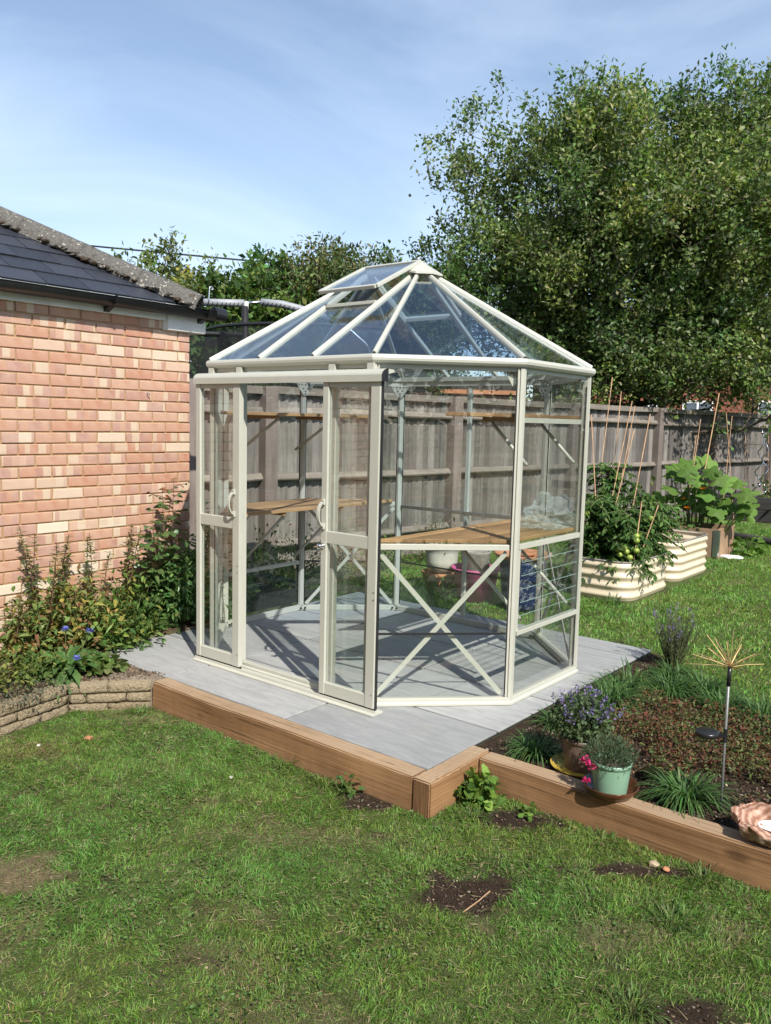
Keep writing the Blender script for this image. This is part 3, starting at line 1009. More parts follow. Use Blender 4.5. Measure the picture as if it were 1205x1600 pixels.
for si in range(len(path) - 1):
    a, b_ = np.array(path[si + 1]), np.array(path[si])
    Ln = np.linalg.norm(b_ - a)
    for c in range(3):
        z0 = ZL - .012 + c * .0565
        ln = .215 if si == 0 else .26
        t = 0.0 if c != 1 else -.5
        cuts = [0.0]
        pos = ln * (1.0 if c % 2 == 0 else .45)
        while pos < Ln - .05:
            cuts.append(pos / Ln)
            pos += ln * (0.92 + .16 * random.random())
        cuts.append(1.0)
        for k in range(len(cuts) - 1):
            q0, q1 = a + (b_ - a) * cuts[k], a + (b_ - a) * cuts[k + 1]
            gap = (q1 - q0) / np.linalg.norm(q1 - q0) * .0025
            top = z0 + .0525 + (.004 if c == 2 else 0)
            sd += 1
            stone_block(q0 + gap, q1 - gap, z0, top, .10, sd)

# ================================================================== GARAGE
garage = thing('brick_garage', 'pale orange brick garage with dark slate hipped roof', 'garage', (0, 0, 0))
WX, CY, WT = -1.70, -.328, 2.245
gw = MB()
gw.box(-4.9, WX - .008, -6.4, CY - .008, -.3, WT)
wall_o = gw.build('wall', 'mortar', garage)
def brick_mesh(L, H=.0645, D=.05, seed=0):
    bm = bmesh.new()
    bmesh.ops.create_cube(bm, size=1)
    r = np.random.default_rng(seed)
    for v in bm.verts:
        v.co = Vector((v.co.x * D, v.co.y * L, v.co.z * H))
        v.co += Vector((r.normal() * .0012, r.normal() * .0013, r.normal() * .0011))
    bmesh.ops.bevel(bm, geom=bm.edges[:], offset=.0035, segments=1, affect='EDGES')
    me = bpy.data.meshes.new('brick')
    bm.to_mesh(me)
    bm.free()
    me.materials.append(M['brick'])
    return me
full = [brick_mesh(.2145, seed=i) for i in range(8)]
half = [brick_mesh(.1015, seed=20 + i) for i in range(4)]
rest = MB()
def add_brick_to(mb, me, loc, rot=False):
    V = [(v.co.y if rot else v.co.x, v.co.x if rot else v.co.y, v.co.z) for v in me.vertices]
    mb.add([(loc[0] + a, loc[1] + b, loc[2] + c) for a, b, c in V], [tuple(p.vertices) if not rot else tuple(reversed(p.vertices)) for p in me.polygons])
n_c = 30
for c in range(n_c):
    z = WT - .0375 - c * .075
    y = CY
    k = 0
    while y > -6.2:
        hb = (c % 2 == 1 and k == 0)
        L = .1125 if hb else .225
        loc = (WX - .025 + RNG.normal() * .0009, y - L / 2 + .005, z + RNG.normal() * .0008)
        me = (half if hb else full)[int(RNG.integers(0, 4 if hb else 8))]
        if y > -2.15 and z > .0:
            put('brick', me, None, wall_o, loc)
        else:
            add_brick_to(rest, me, loc)
        y -= L
        k += 1
for c in range(n_c):
    z = WT - .0375 - c * .075
    x = WX - .055 - (0 if c % 2 else .11)
    while x > -4.8:
        add_brick_to(rest, full[int(RNG.integers(0, 8))], (x - .1125, CY - .027, z), True)
        x -= .225
rest_o = stuff(rest.build('brick_courses', 'brick', wall_o))
nv_ = len(full[0].vertices)
ids = np.repeat(RNG.random(len(rest_o.data.vertices) // nv_ + 1), nv_)[:len(rest_o.data.vertices)]
rest_o.data.attributes.new('brick_id', 'FLOAT', 'POINT').data.foreach_set('value', ids.astype(np.float32))
# nail and hook remains on the wall
MB().tube([(WX + .002, -.71, 1.70), (WX + .02, -.715, 1.705), (WX + .024, -.70, 1.69)], .004, 6).build('wall_hook', 'galv', wall_o)
# --- eaves
EX = -1.622                    # slate edge
PIT = math.radians(29.5)
EZ = 2.372
EYC = -.362 + .30             # north eave edge of the hipped roof
fas = MB()
fas.box(WX + .002, WX + .028, -6.2, -.56, 2.235, 2.325)
fascia = fas.build('fascia', 'white_pvc', garage, bevel=.003)
bx = MB()
bx.prism([(WX + .003, -.575, 2.165), (WX + .003, -.20, 2.165), (WX + .003, -.20, 2.33), (WX + .003, -.575, 2.33)],
         [(WX + .036, -.545, 2.172), (WX + .036, -.205, 2.172), (WX + .036, -.205, 2.32), (WX + .036, -.545, 2.32)])
bx.build('box_end', 'white_pvc', garage, bevel=.003)
MB().box(-4.8, WX + .002, CY + .004, CY + .13, 2.17, 2.32).build('north_fascia', 'white_pvc', garage, bevel=.003)
# gutter: half-round channel
def gutter(p0, p1, r=.052):
    mb = MB()
    p0, p1 = Vector(p0), Vector(p1)
    a = (p1 - p0).normalized()
    s = a.cross(Vector((0, 0, 1))).normalized()
    V, Fc = [], []
    n = 14
    for P in (p0, p1):
        for rr in (r, r - .004):
            for k in range(n + 1):
                an = math.pi + math.pi * k / n
                V.append(P + s * math.cos(an) * rr + Vector((0, 0, math.sin(an) * rr * 1.32)))
    m = n + 1
    for k in range(n):
        Fc.append((k, k + 1, 2 * m + k + 1, 2 * m + k))
        Fc.append((m + k + 1, m + k, 3 * m + k, 3 * m + k + 1))
        Fc.append((k + 1, k, m + k, m + k + 1))
        Fc.append((2 * m + k, 2 * m + k + 1, 3 * m + k + 1, 3 * m + k))
    for e in (0, n):
        Fc.append((e, 2 * m + e, 3 * m + e, m + e))
    return mb.add(V, Fc)
GX, GZ = -1.598, 2.338
gut = gutter((GX, -6.2, GZ), (GX, -.19, GZ)).build('gutter', 'blackplastic', garage, smooth=True)
gutter((GX - .02, -.17, GZ), (-4.8, -.17, GZ)).build('gutter', 'blackplastic', garage, smooth=True)
MB().tube([(GX, -.19, GZ - .012), (GX + .004, -.15, GZ - .014), (GX + .012, -.085, GZ - .020)], [.050, .050, .046], 18).build('gutter_end', 'blackplastic', gut)
for yb in (-1.05, -.265):
    br = MB()
    pts = []
    for k in range(11):
        an = math.pi + math.pi * k / 10
        pts.append((GX + math.cos(an) * .057, yb, GZ + math.sin(an) * .058 + .006))
    for k in range(10):
        br.bar(pts[k], pts[k + 1], .028, .006, (0, 1, 0))
    br.build('gutter_strap', 'blackplastic', gut)
    MB().prism([(WX + .03, yb - .02, 2.24), (WX + .03, yb + .02, 2.24), (WX + .03, yb + .02, 2.30), (WX + .03, yb - .02, 2.30)],
               [(GX - .01, yb - .02, 2.265), (GX - .01, yb + .02, 2.265), (GX - .01, yb + .02, 2.285), (GX - .01, yb - .02, 2.285)]).build('gutter_bracket', 'blackplastic', gut)
# --- roof
roof = MB()
RXC = -3.3
rz = lambda x: EZ + (EX - x) * math.tan(PIT)
A = (EX, EYC - .30, EZ - .012)
R_ = (RXC, A[1] + (RXC - EX), EZ - .012 + (EX - RXC) * math.tan(PIT))
S_ = (RXC, -6.4, R_[2])
roof.add([A, (EX, -6.4, A[2]), S_, R_], [(0, 3, 2, 1)])
roof.add([A, R_, (2 * RXC - EX, A[1], A[2])], [(0, 2, 1)])
roof.add([(2 * RXC - EX, A[1], A[2]), R_, S_, (2 * RXC - EX, -6.4, A[2])], [(0, 3, 2, 1)])
roof_o = roof.build('roof', 'slate', garage)
def clip(poly, f):
    out = []
    for i in range(len(poly)):
        p, q = poly[i - 1], poly[i]
        fp, fq = f(p), f(q)
        if (fp >= 0) != (fq >= 0):
            t = fp / (fp - fq)
            out.append((p[0] + (q[0] - p[0]) * t, p[1] + (q[1] - p[1]) * t))
        if fq >= 0:
            out.append(q)
    return out
HY = A[1]
gauge = .205
for row in range(8):
    y = HY + .05 - (.15 if row % 2 else 0)
    while y > -3.6:
        w = .30
        s0, s1 = row * gauge - .03, row * gauge + gauge + .12
        poly = [(y - w + .003, s0), (y - .003, s0), (y - .003, s1), (y - w + .003, s1)]
        # the hip cuts the slates
        poly = clip(poly, lambda q: (HY + .02 - q[1] * math.cos(PIT)) - q[0])
        if len(poly) >= 3:
            jit = RNG.normal() * .0012
            lift0, lift1 = .016 + jit, .003
            def P3(q, h):
                ll = (lift0 + (lift1 - lift0) * (q[1] - s0) / (s1 - s0)) + h
                return (EX - q[1] * math.cos(PIT) + ll * math.sin(PIT), q[0], EZ - .012 + q[1] * math.sin(PIT) + ll * math.cos(PIT))
            MB().prism([P3(q, -.006) for q in poly], [P3(q, 0) for q in poly]).build('slate', 'slate', roof_o)
        y -= w
# white drip line under the slates
MB().bar((EX + .018, -6.2, EZ - .024), (EX + .018, HY + .02, EZ - .024), .014, .006).build('drip_trim', 'white_pvc', roof_o)
# hip tiles
hd = Vector((-1, -1, math.tan(PIT))).normalized()
hs = hd.cross(Vector((0, 0, 1))).normalized()
hu = hs.cross(hd)
H0 = Vector((EX + .02, HY + .05, EZ + .0))
for k in range(6):
    p0 = H0 + hd * (k * .44)
    p1 = p0 + hd * .455
    V, Fc = [], []
    n, m_ = 14, 9
    rr = np.random.default_rng(90 + k)
    for j in range(m_ + 1):
        P = p0.lerp(p1, j / m_)
        for rad in (1, 0):
            for i in range(n + 1):
                an = math.pi * (-.06 + 1.12 * i / n)
                ra = (.138 - .004 * (k % 2) if rad else .118) + (rr.normal() * .0016 if rad else 0)
                V.append(P + hs * math.cos(an) * ra + hu * (math.sin(an) * ra * .82 - .035))
    w = n + 1
    for j in range(m_):
        for i in range(n):
            a0 = j * 2 * w + i
            Fc.append((a0, a0 + 2 * w, a0 + 2 * w + 1, a0 + 1))
            Fc.append((a0 + w, a0 + w + 1, a0 + 3 * w + 1, a0 + 3 * w))
    for j in (0, m_):
        for i in range(n):
            a0 = j * 2 * w + i
            Fc.append((a0, a0 + 1, a0 + w + 1, a0 + w))
    for e in (0, n):
        for j in range(m_):
            a0 = j * 2 * w + e
            Fc.append((a0, a0 + w, a0 + 3 * w, a0 + 2 * w))
    MB().add(V, Fc).build('hip_tile', 'lichen', roof_o, smooth=True)
# ragged mortar and moss along the hip's near edge
for k in range(90):
    t = RNG.uniform(0.02, 1.9)
    P = H0 + hd * t - hs * (.134 + RNG.normal() * .012) - hu * (.030 + .012 * RNG.random())
    bm = bmesh.new()
    bmesh.ops.create_icosphere(bm, subdivisions=1, radius=1)
    sx, sz = RNG.uniform(.012, .035), RNG.uniform(.008, .018)
    for v in bm.verts:
        v.co = Vector((v.co.x * sx, v.co.y * sx * 1.4, v.co.z * sz)) * (1 + RNG.normal() * .2)
    me = bpy.data.meshes.new('moss_clump')
    bm.to_mesh(me)
    bm.free()
    put('moss_clump' if k % 2 else 'mortar_lump', me, 'moss' if k % 2 else 'lichen', roof_o, P)
# iron scroll at the foot of the hip
sc = []
for k in range(26):
    a = k / 25 * 4.6
    r = .020 * (1 - k / 34)
    sc.append((EX + .01, HY + .15 + .022 - r * math.cos(a + .3) , EZ + .135 + r * math.sin(a + .3)))
sc = [(EX + .01, HY + .14, EZ + .0), (EX + .01, HY + .145, EZ + .06), (EX + .01, HY + .15, EZ + .12)] + sc
MB().tube(sc, .0055, 7).build('hip_iron', 'galv', roof_o, smooth=True)

# ================================================================== FENCE
fd = Vector((.131, .991, 0)).normalized()
fn = Vector((.991, -.131, 0)).normalized()
F0 = Vector((-2.64, 1.4, 0))
fence = thing('fence', 'weathered grey featheredge timber fence with posts and rails behind the greenhouse', 'fence', tuple(F0))
fence.rotation_euler[2] = math.atan2(fd.y, fd.x) - math.pi / 2   # local y runs along the fence, local x faces the garden
posts = [-2.02, -.90, -.05, 2.72, 5.25, 7.72, 9.78, 12.3, 15.0]
ztop = 1.855
for i, s in enumerate(posts):
    w = .15 if i in (2, 3) else .13
    MB().box(-w / 2, w / 2, -w / 2, w / 2, -.2, ztop + (.03 if i == 1 else .0)).build('fence_post', 'fence_post', fence, bevel=.006, loc=(0, s, 0))
board_ms = []
for k in range(6):
    r = np.random.default_rng(k)
    t = .006
    mb = MB()
    mb.prism([(-.020, -.058, 0), (-.013, -.058, 0), (.013, .050, 0), (-.010, .050, 0)],
             [(-.020, -.058 + r.normal() * .003, 1.72), (-.013, -.058, 1.72), (.013, .050 + r.normal() * .003, 1.72), (-.010, .050, 1.72)])
    board_ms.append(mb.mesh('board'))
    board_ms[-1].materials.append(M['fence'])
s = -2.0
k = 0
while s < 15:
    b_ = put('board', board_ms[k % 6], None, fence, (-.052 + RNG.normal() * .002, s, .09 + RNG.normal() * .004))
    b_.rotation_euler[0] = RNG.normal() * .006
    b_.rotation_euler[2] = RNG.normal() * .05
    s += .104
    k += 1
for i in range(len(posts) - 1):
    a, b_ = posts[i] + .055, posts[i + 1] - .055
    L = b_ - a
    c = (a + b_) / 2
    for z, h, kind in ((1.825, .075, 'capping_rail'), (1.61, .085, 'rail'), (.95, .085, 'rail'), (.27, .085, 'rail')):
        z += RNG.normal() * .006
        tilt = RNG.normal() * .004
        mb = MB()
        n = 8
        sag = RNG.uniform(-.015, .006)
        for j in range(n):
            y0, y1 = -L / 2 + L * j / n, -L / 2 + L * (j + 1) / n
            s0, s1 = sag * (1 - (2 * j / n - 1) ** 2), sag * (1 - (2 * (j + 1) / n - 1) ** 2)
            if kind == 'rail':
                q = [(-.040, -h / 2), (.028, -h * .30), (.036, -h * .12), (-.002, h / 2), (-.040, h / 2)]
            else:
                q = [(-.075, -h / 2), (-.018, -h / 2), (-.018, h / 2), (-.075, h / 2)]
                q = [(x + .035, zz) for x, zz in q]
            P0 = [(x, y0, zz + s0) for x, zz in q]
            P1 = [(x, y1, zz + s1) for x, zz in q]
            if j == 0:
                V, Fc = [], []
            nq = len(q)
            if j == 0:
                V += P0
            V += P1
            for e in range(nq):
                Fc.append((j * nq + e, j * nq + (e + 1) % nq, (j + 1) * nq + (e + 1) % nq, (j + 1) * nq + e))
        Fc.append(tuple(range(nq - 1, -1, -1)))
        Fc.append(tuple(n * nq + e for e in range(nq)))
        mb.add(V, Fc)
        ro = mb.build(kind, 'fence_rail', fence, loc=(0, c, z))
        ro.rotation_euler[0] = tilt
    MB().box(-.05, -.015, -L / 2, L / 2, -.06, .095).build('gravel_board', 'fence_rail', fence, loc=(0, c, 0))

# ================================================================== GREENHOUSE
LX, DY, CH = 1.3128, 1.9105, .5562
HV = [(-LX / 2, -DY / 2), (LX / 2, -DY / 2), (LX / 2 + CH, -DY / 2 + CH), (LX / 2 + CH, DY / 2 - CH), (LX / 2, DY / 2), (-LX / 2, DY / 2), (-LX / 2 - CH, DY / 2 - CH), (-LX / 2 - CH, -DY / 2 + CH)]
HV = [Vector((x, y, 0)) for x, y in HV]
gh = thing('greenhouse', 'ivory framed octagonal glass greenhouse with sliding doors standing open', 'greenhouse')
def wdir(i):
    return (HV[(i + 1) % 8] - HV[i]).normalized()
def wnrm(i):
    d = wdir(i)
    return Vector((d.y, -d.x, 0))
MIT = []
for i in range(8):
    na, nb = wnrm(i - 1), wnrm(i)
    MIT.append((na + nb) / (1 + na.dot(nb)))
def ring(i, prof, name, mat='paint', bevel=.0, smooth=False, parent=gh):
    """mitred length along wall i; prof = [(outward offset, z)]"""
    j = (i + 1) % 8
    A = [HV[i] + MIT[i] * o + Vector((0, 0, z)) for o, z in prof]
    B = [HV[j] + MIT[j] * o + Vector((0, 0, z)) for o, z in prof]
    return MB().prism(A, B).build(name, mat, parent, smooth=smooth, bevel=bevel)
ZE = 1.845
# base rails, eaves beams, gutters
gut_prof = [(.0, ZE + .002), (.012, ZE - .002), (.028, ZE + .003), (.037, ZE + .014), (.039, ZE + .028), (.034, ZE + .040), (.024, ZE + .046), (.0, ZE + .044)]
for i in range(8):
    ring(i, [(-.022, .002), (.026, .002), (.026, .016), (.016, .022), (.016, .042), (-.022, .042)], 'base_rail', bevel=.002)
    ring(i, [(-.022, ZE - .024), (.002, ZE - .024), (.002, ZE + .04), (-.022, ZE + .04)], 'eaves_beam', bevel=.002)
    ring(i, gut_prof, 'gutter')
    ring(i, [(-.035, ZE + .012), (-.0225, ZE + .012), (-.0225, ZE + .045), (-.035, ZE + .045)], 'beam_lip', bevel=.0015)
# corner posts with grooves
for i in range(8):
    a, b_ = -wdir(i - 1), wdir(i)
    na, nb = wnrm(i - 1), wnrm(i)
    V = HV[i]
    def q(p):
        return (p.x, p.y)
    poly = [q(V + MIT[i] * .016), q(V + b_ * .010 + nb * .016), q(V + b_ * .013 + nb * .006), q(V + b_ * .017 + nb * .006), q(V + b_ * .018 + nb * .012), q(V + b_ * .025 + nb * .012), q(V + b_ * .025 - nb * .020),
            q(V - MIT[i] * .034), q(V + a * .025 - na * .020), q(V + a * .025 + na * .012), q(V + a * .018 + na * .012), q(V + a * .017 + na * .006), q(V + a * .013 + na * .006), q(V + a * .010 + na * .016)]
    po = MB().prismz(poly, .043, ZE - .002).build('post', 'paint', gh)
    sl = MB()
    for d, n in ((b_, nb), (a, na)):
        sl.bar(V + d * .0275 + n * .004 + Vector((0, 0, .055)), V + d * .0275 + n * .004 + Vector((0, 0, ZE - .065)), .004, .006, n)
    sl.build('glazing_seal', 'black', po)
    # drilled gusset plate under the eaves, seen from inside
    m = (-MIT[i]).normalized()
    t = Vector((-m.y, m.x, 0))
    base = V + m * .045
    pl = MB()
    gz = ZE - .03
    tri = [base + t * .075 + Vector((0, 0, gz + .01)), base - t * .075 + Vector((0, 0, gz + .01)), base - t * .05 + Vector((0, 0, gz - .035)), base - t * .014 + Vector((0, 0, gz - .085)), base + t * .014 + Vector((0, 0, gz - .085)), base + t * .05 + Vector((0, 0, gz - .035))]
    pl.prism(tri, [p + m * .003 for p in tri])
    g = pl.build('gusset_plate', 'paint', gh)
    bo = MB()
    for (u, z) in ((0, .0), (.03, .0), (-.03, .0), (.055, .0), (-.055, .0), (.018, -.03), (-.018, -.03), (0, -.05), (0, -.072)):
        c = base + t * u + Vector((0, 0, gz + z - .002)) + m * .0035
        bo.tube([c, c + m * .004], .0055, 6)
    bo.build('bolt_holes', 'black', g)
    bo = MB()
    c = V + m * .052 + Vector((0, 0, .025))
    bo.tube([c + t * .018, c + t * .018 + m * .008], .009, 8)
    bo.tube([c - t * .018, c - t * .018 + m * .008], .009, 8)
    bo.build('base_bolts', 'black', po)

def on_wall(i, t, z, off=0.0):
    return HV[i].lerp(HV[(i + 1) % 8], t) + wnrm(i) * off + Vector((0, 0, z))
def pane(i, t0, t1, z0, z1, off=.004, name='glass_pane', parent=gh):
    A = [on_wall(i, t0, z0, off), on_wall(i, t1, z0, off), on_wall(i, t1, z1, off), on_wall(i, t0, z1, off)]
    return MB().prism(A, [p + wnrm(i) * .004 for p in A]).build(name, 'glass', parent)
def wbar(i, t0, t1, z0, z1, w, h, off=0.0, name='rail', mat='paint', bevel=.0015):
    return MB().bar(on_wall(i, t0, z0, off), on_wall(i, t1, z1, off), w, h, wnrm(i).cross(on_wall(i, t1, z1) - on_wall(i, t0, z0))).build(name, mat, gh, bevel=bevel)
TE = {}
for i in range(8):
    TE[i] = .034 / (HV[(i + 1) % 8] - HV[i]).length
for i in (1, 2, 3, 5, 6, 7):
    t0, t1 = TE[i], 1 - TE[i]
    wbar(i, t0, t1, .878, .878, .030, .030, -.004, 'bench_rail')
    if i == 2:
        wbar(i, t0, t1, .397, .397, .034, .026, .0, 'louvre_sill')
        pane(i, t0, t1, .052, .385)
        lv = MB().bar(on_wall(i, t0 + .012, .41, -.002), on_wall(i, t0 + .012, .862, -.002), .02, .018, wnrm(i)).build('louvre_frame', 'paint', gh)
        MB().bar(on_wall(i, t1 - .012, .41, -.002), on_wall(i, t1 - .012, .862, -.002), .02, .018, wnrm(i)).build('louvre_side', 'galv', lv)
        for k in range(6):
            z = .418 + k * .0745
            A = [on_wall(i, t0 + .03, z, .012), on_wall(i, t1 - .03, z, .012), on_wall(i, t1 - .03, z + .082, -.006), on_wall(i, t0 + .03, z + .082, -.006)]
            MB().prism(A, [p + wnrm(i) * .004 for p in A]).build('louvre_blade', 'glass', lv)
            MB().bar(A[0] + wnrm(i) * .002, A[1] + wnrm(i) * .002, .003, .002).build('blade_edge_glint', 'edgeglint', lv)  # thin opaque strip, its pale colour stands in for light on the edge
    elif i in (1, 5):
        wbar(i, t0, t1, .402, .402, .006, .012, .006, 'glazing_strip', 'black', 0)
        pane(i, t0, t1, .052, .396)
        pane(i, t0, t1, .408, .862)
    elif i == 6:
        wbar(i, t0, t1, .395, .395, .034, .026, .0, 'louvre_sill')
        pane(i, t0, t1, .052, .382)
        pane(i, t0, t1, .408, .862)
    else:
        wbar(i, t0, t1, .402, .402, .006, .010, .006, 'glazing_strip', 'black', 0)
        pane(i, t0, t1, .052, .396)
        pane(i, t0, t1, .408, .862)
    pane(i, t0, t1, .894, ZE - .026)
# back wall with a centre mullion
wbar(4, TE[4], 1 - TE[4], .86, .86, .026, .026, -.004, 'bench_rail', 'galv')
wbar(4, .5, .5, .052, ZE - .024, .026, .030, .0, 'mullion')
for t0, t1 in ((TE[4], .487), (.513, 1 - TE[4])):
    pane(4, t0, t1, .052, .396)
    pane(4, t0, t1, .408, .846)
    pane(4, t0, t1, .874, ZE - .026)
    wbar(4, t0, t1, .402, .402, .006, .012, .006, 'glazing_strip', 'black', 0)
# diagonal wind braces, flat bars crossing on the inside
for i in (1, 3, 5, 7):
    t0, t1 = TE[i] + .01, 1 - TE[i] - .01
    off = -.014
    b1 = wbar(i, t0, t1, .055, .850, .006, .026, off, 'wind_brace', bevel=0)
    b2 = wbar(i, t0, t1, .850, .055, .006, .026, off - .0075, 'wind_brace', bevel=0)
    c = on_wall(i, .5, .4525, off - .011)
    MB().tube([c, c - wnrm(i) * .006], .007, 8).build('brace_bolt', 'black', b2)
# small clip fixings on left corner post
for k in range(3):
    for u in (-.02, .02):
        c = HV[6] + Vector((.05, -.02, 0)) + Vector((0, u, .62 + .09 * k))
        MB().tube([c, c + Vector((.012, 0, .006)), c + Vector((.016, .012, .012))], .0025, 5).build('glazing_clip', 'galv', gh)

# front wall: two jambs, fixed side lights
FY = -DY / 2
for sx in (-1, 1):
    jx = .378 * sx
    MB().box(jx - .021, jx + .021, FY - .016, FY + .022, .043, ZE - .024).build('door_jamb', 'paint', gh, bevel=.003)
    lo, hi = (.401, LX / 2 - .034)
    x0, x1 = (lo, hi) if sx > 0 else (-hi, -lo)
    for z0, z1 in ((.052, .90), (.93, ZE - .026)):
        MB().box(x0, x1, FY - .008, FY - .004, z0, z1).build('glass_pane', 'glass', gh)
    MB().box(x0, x1, FY - .012, FY + .008, .90, .93).build('side_rail', 'paint', gh, bevel=.002)
# keep plate on the left jamb
MB().box(-.372, -.335, FY - .036, FY - .017, .955, 1.01).build('lock_keep', 'paint', gh, bevel=.002)
MB().box(-.366, -.338, FY - .036, FY - .017, .052, .135).build('door_stop', 'paint', gh, bevel=.002)
# track hood and bottom track
TX0, TX1 = -.708, .792
hood = MB()
prof = []
for k in range(9):
    a = math.pi * (.5 + .42 * k / 8)
    prof.append((FY - .058 + math.cos(a) * .052, ZE - .078 + math.sin(a) * .043 + .0))
prof = [(FY - .004, ZE - .040)] + prof + [(FY - .108, ZE - .102), (FY - .092, ZE - .102), (FY - .090, ZE - .070), (FY - .004, ZE - .052)]
A = [(TX0, y, z) for y, z in prof]
B = [(TX1, y, z) for y, z in prof]
hood_o = MB().prism(A, B).build('door_track_hood', 'paint', gh)
cap = [(TX1 + .001, y, z) for y, z in prof[1:10] + [(FY - .108, ZE - .102), (FY - .060, ZE - .102)]]
MB().prism(cap, [(x + .006, y, z) for x, y, z in cap]).build('track_end_cap', 'black', hood_o, bevel=.002)
for x in (-LX / 2 + .02, -.378, .378, LX / 2 - .005):
    MB().box(x - .022, x + .022, FY - .03, FY - .0165, ZE - .045, ZE + .0).build('track_bracket', 'paint', gh)
MB().prism([(TX0, FY - .031, .002), (TX0, FY - .118, .002), (TX0, FY - .118, .008), (TX0, FY - .100, .014), (TX0, FY - .098, .026), (TX0, FY - .090, .026), (TX0, FY - .088, .012), (TX0, FY - .031, .012)],
           [(TX1, FY - .031, .002), (TX1, FY - .118, .002), (TX1, FY - .118, .008), (TX1, FY - .100, .014), (TX1, FY - .098, .026), (TX1, FY - .090, .026), (TX1, FY - .088, .012), (TX1, FY - .031, .012)]).build('door_track', 'paint', gh)
def door(x0, x1, lock, label):
    d = bpy.data.objects.new('sliding_door', None)
    COL.objects.link(d)
    d.parent = gh
    d['label'] = label
    y0, y1 = FY - .096, FY - .062
    z0, z1 = .034, ZE - .078
    sw = .052
    MB().box(x0, x0 + sw - .012, y0, y1, z0, z1).build('stile', 'paint', d, bevel=.003)
    MB().box(x1 - sw - .008, x1, y0, y1, z0, z1).build('stile', 'paint', d, bevel=.003)
    xi, xj = x0 + sw - .012, x1 - sw - .008
    MB().box(xi, xj, y0 + .003, y1, z0, z0 + .068).build('bottom_rail', 'paint', d, bevel=.003)
    MB().box(xi, xj, y0 + .003, y1, .878, .945).build('middle_rail', 'paint', d, bevel=.003)
    MB().box(xi, xj, y0 + .003, y1, z1 - .05, z1).build('top_rail', 'paint', d, bevel=.003)
    MB().box(xi, xj, y0 + .014, y0 + .018, z0 + .068, .878).build('glass_pane', 'glass', d)
    MB().box(xi, xj, y0 + .014, y0 + .018, .945, z1 - .05).build('glass_pane', 'glass', d)
    sl = MB()
    sl.box(x0 + .004, x1 - .004, y0 + .008, y1 - .006, .018, z0)
    sl.build('brush_seal', 'black', d)
    if lock:
        MB().box(x1, x1 + .003, y0 + .010, y1 - .004, z0 - .01, z1).build('edge_seal', 'black', d)
    for zz in (.62, .66, .11):
        MB().tube([(x1 - .012, y0 - .001, zz), (x1 - .012, y0 - .003, zz)], .004, 6).build('rivet', 'galv', d)
    # D-shaped pull
    hx = x0 + .020 if lock else x1 - .042
    pts = []
    for k in range(13):
        a = math.pi * k / 12
        pts.append((hx, y0 - .004 - .042 * math.sin(a), 1.036 - .066 * math.cos(a)))
    h = MB()
    for k in range(12):
        h.bar(pts[k], pts[k + 1], .017, .008, (0, -1, .01))
    h.build('handle', 'paint', d, smooth=False)
    for zz in (.97, 1.102):
        MB().box(hx - .011, hx + .011, y0 - .012, y0, zz - .016, zz + .016).build('handle_foot', 'paint', d, bevel=.003)
        MB().tube([(hx, y0 - .012, zz), (hx, y0 - .015, zz)], .005, 8).build('handle_screw', 'black', d)
    if lock:
        MB().lathe([(0, 0), (.016, 0), (.017, .004), (.012, .008), (.011, .024), (.015, .030), (.015, .036), (.0, .038)], 14).build('lock_barrel', 'chrome', d, smooth=True, loc=(hx - .004, y0, .862)).rotation_euler = (math.pi / 2, 0, 0)
        MB().bar((hx - .004, y0 - .038, .862), (hx - .030, y0 - .038, .858), .010, .006).build('lock_key', 'chrome', d)
    return d
door(-.698, -.292, False, 'left sliding door leaf pushed back against its side light')
door(.380, .776, True, 'right sliding door leaf with chrome lock below its handle')

# --- roof
AZ = 2.520
RL, RR = Vector((-.219, 0, AZ)), Vector((.219, 0, AZ))
def eave(i):
    return HV[i] + MIT[i] * .016 + Vector((0, 0, ZE + .052))
def roofbar(p, q, name, w=.025, h=.022):
    mid = (p + q) / 2
    d = (q - p).normalized()
    s = d.cross(Vector((0, 0, 1))).normalized()
    u = s.cross(d)
    prof = [(-w / 2, -h), (w / 2, -h), (w / 2, -h * .2), (w * .34, .006), (w * .12, .010), (-w * .12, .010), (-w * .34, .006), (-w / 2, -h * .2)]
    o = MB().prism([p + s * a + u * b_ for a, b_ in prof], [q + s * a + u * b_ for a, b_ in prof]).build(name, 'paint', gh)
    e = MB()
    e.prism([p - d * .006 + s * a * .82 + u * (b_ * .8 - .004) for a, b_ in prof], [p + s * a * .82 + u * (b_ * .8 - .004) for a, b_ in prof])
    e.build('bar_end', 'black', o)
    return o
tops = [RL, RR, RR, RR, RR, RL, RL, RL]
for i in range(8):
    roofbar(eave(i), tops[i], 'hip_bar')
for x, T in ((-.219, RL), (.219, RR)):
    for sy in (-1, 1):
        roofbar(Vector((x, sy * (DY / 2 + .016), ZE + .052)), T, 'rafter_bar')
MB().bar(RL, RR, .05, .04).build('ridge_bar', 'paint', gh, bevel=.008)
def rpane(pts, name='roof_pane', lift=-.012, shrink=.02):
    c = sum(pts, Vector()) / len(pts)
    n = (pts[1] - pts[0]).cross(pts[2] - pts[0]).normalized()
    if n.z < 0:
        n = -n
    P = [p + n * lift for p in pts]
    return MB().prism(P, [p + n * .004 for p in P]).build(name, 'roofglass', gh)
E_ = [eave(i) for i in range(8)]
fl = lambda x, sy: Vector((x, sy * (DY / 2 + .016), ZE + .052))
for i, T in ((1, RR), (2, RR), (3, RR), (5, RL), (6, RL), (7, RL)):
    rpane([E_[i], E_[(i + 1) % 8], T])
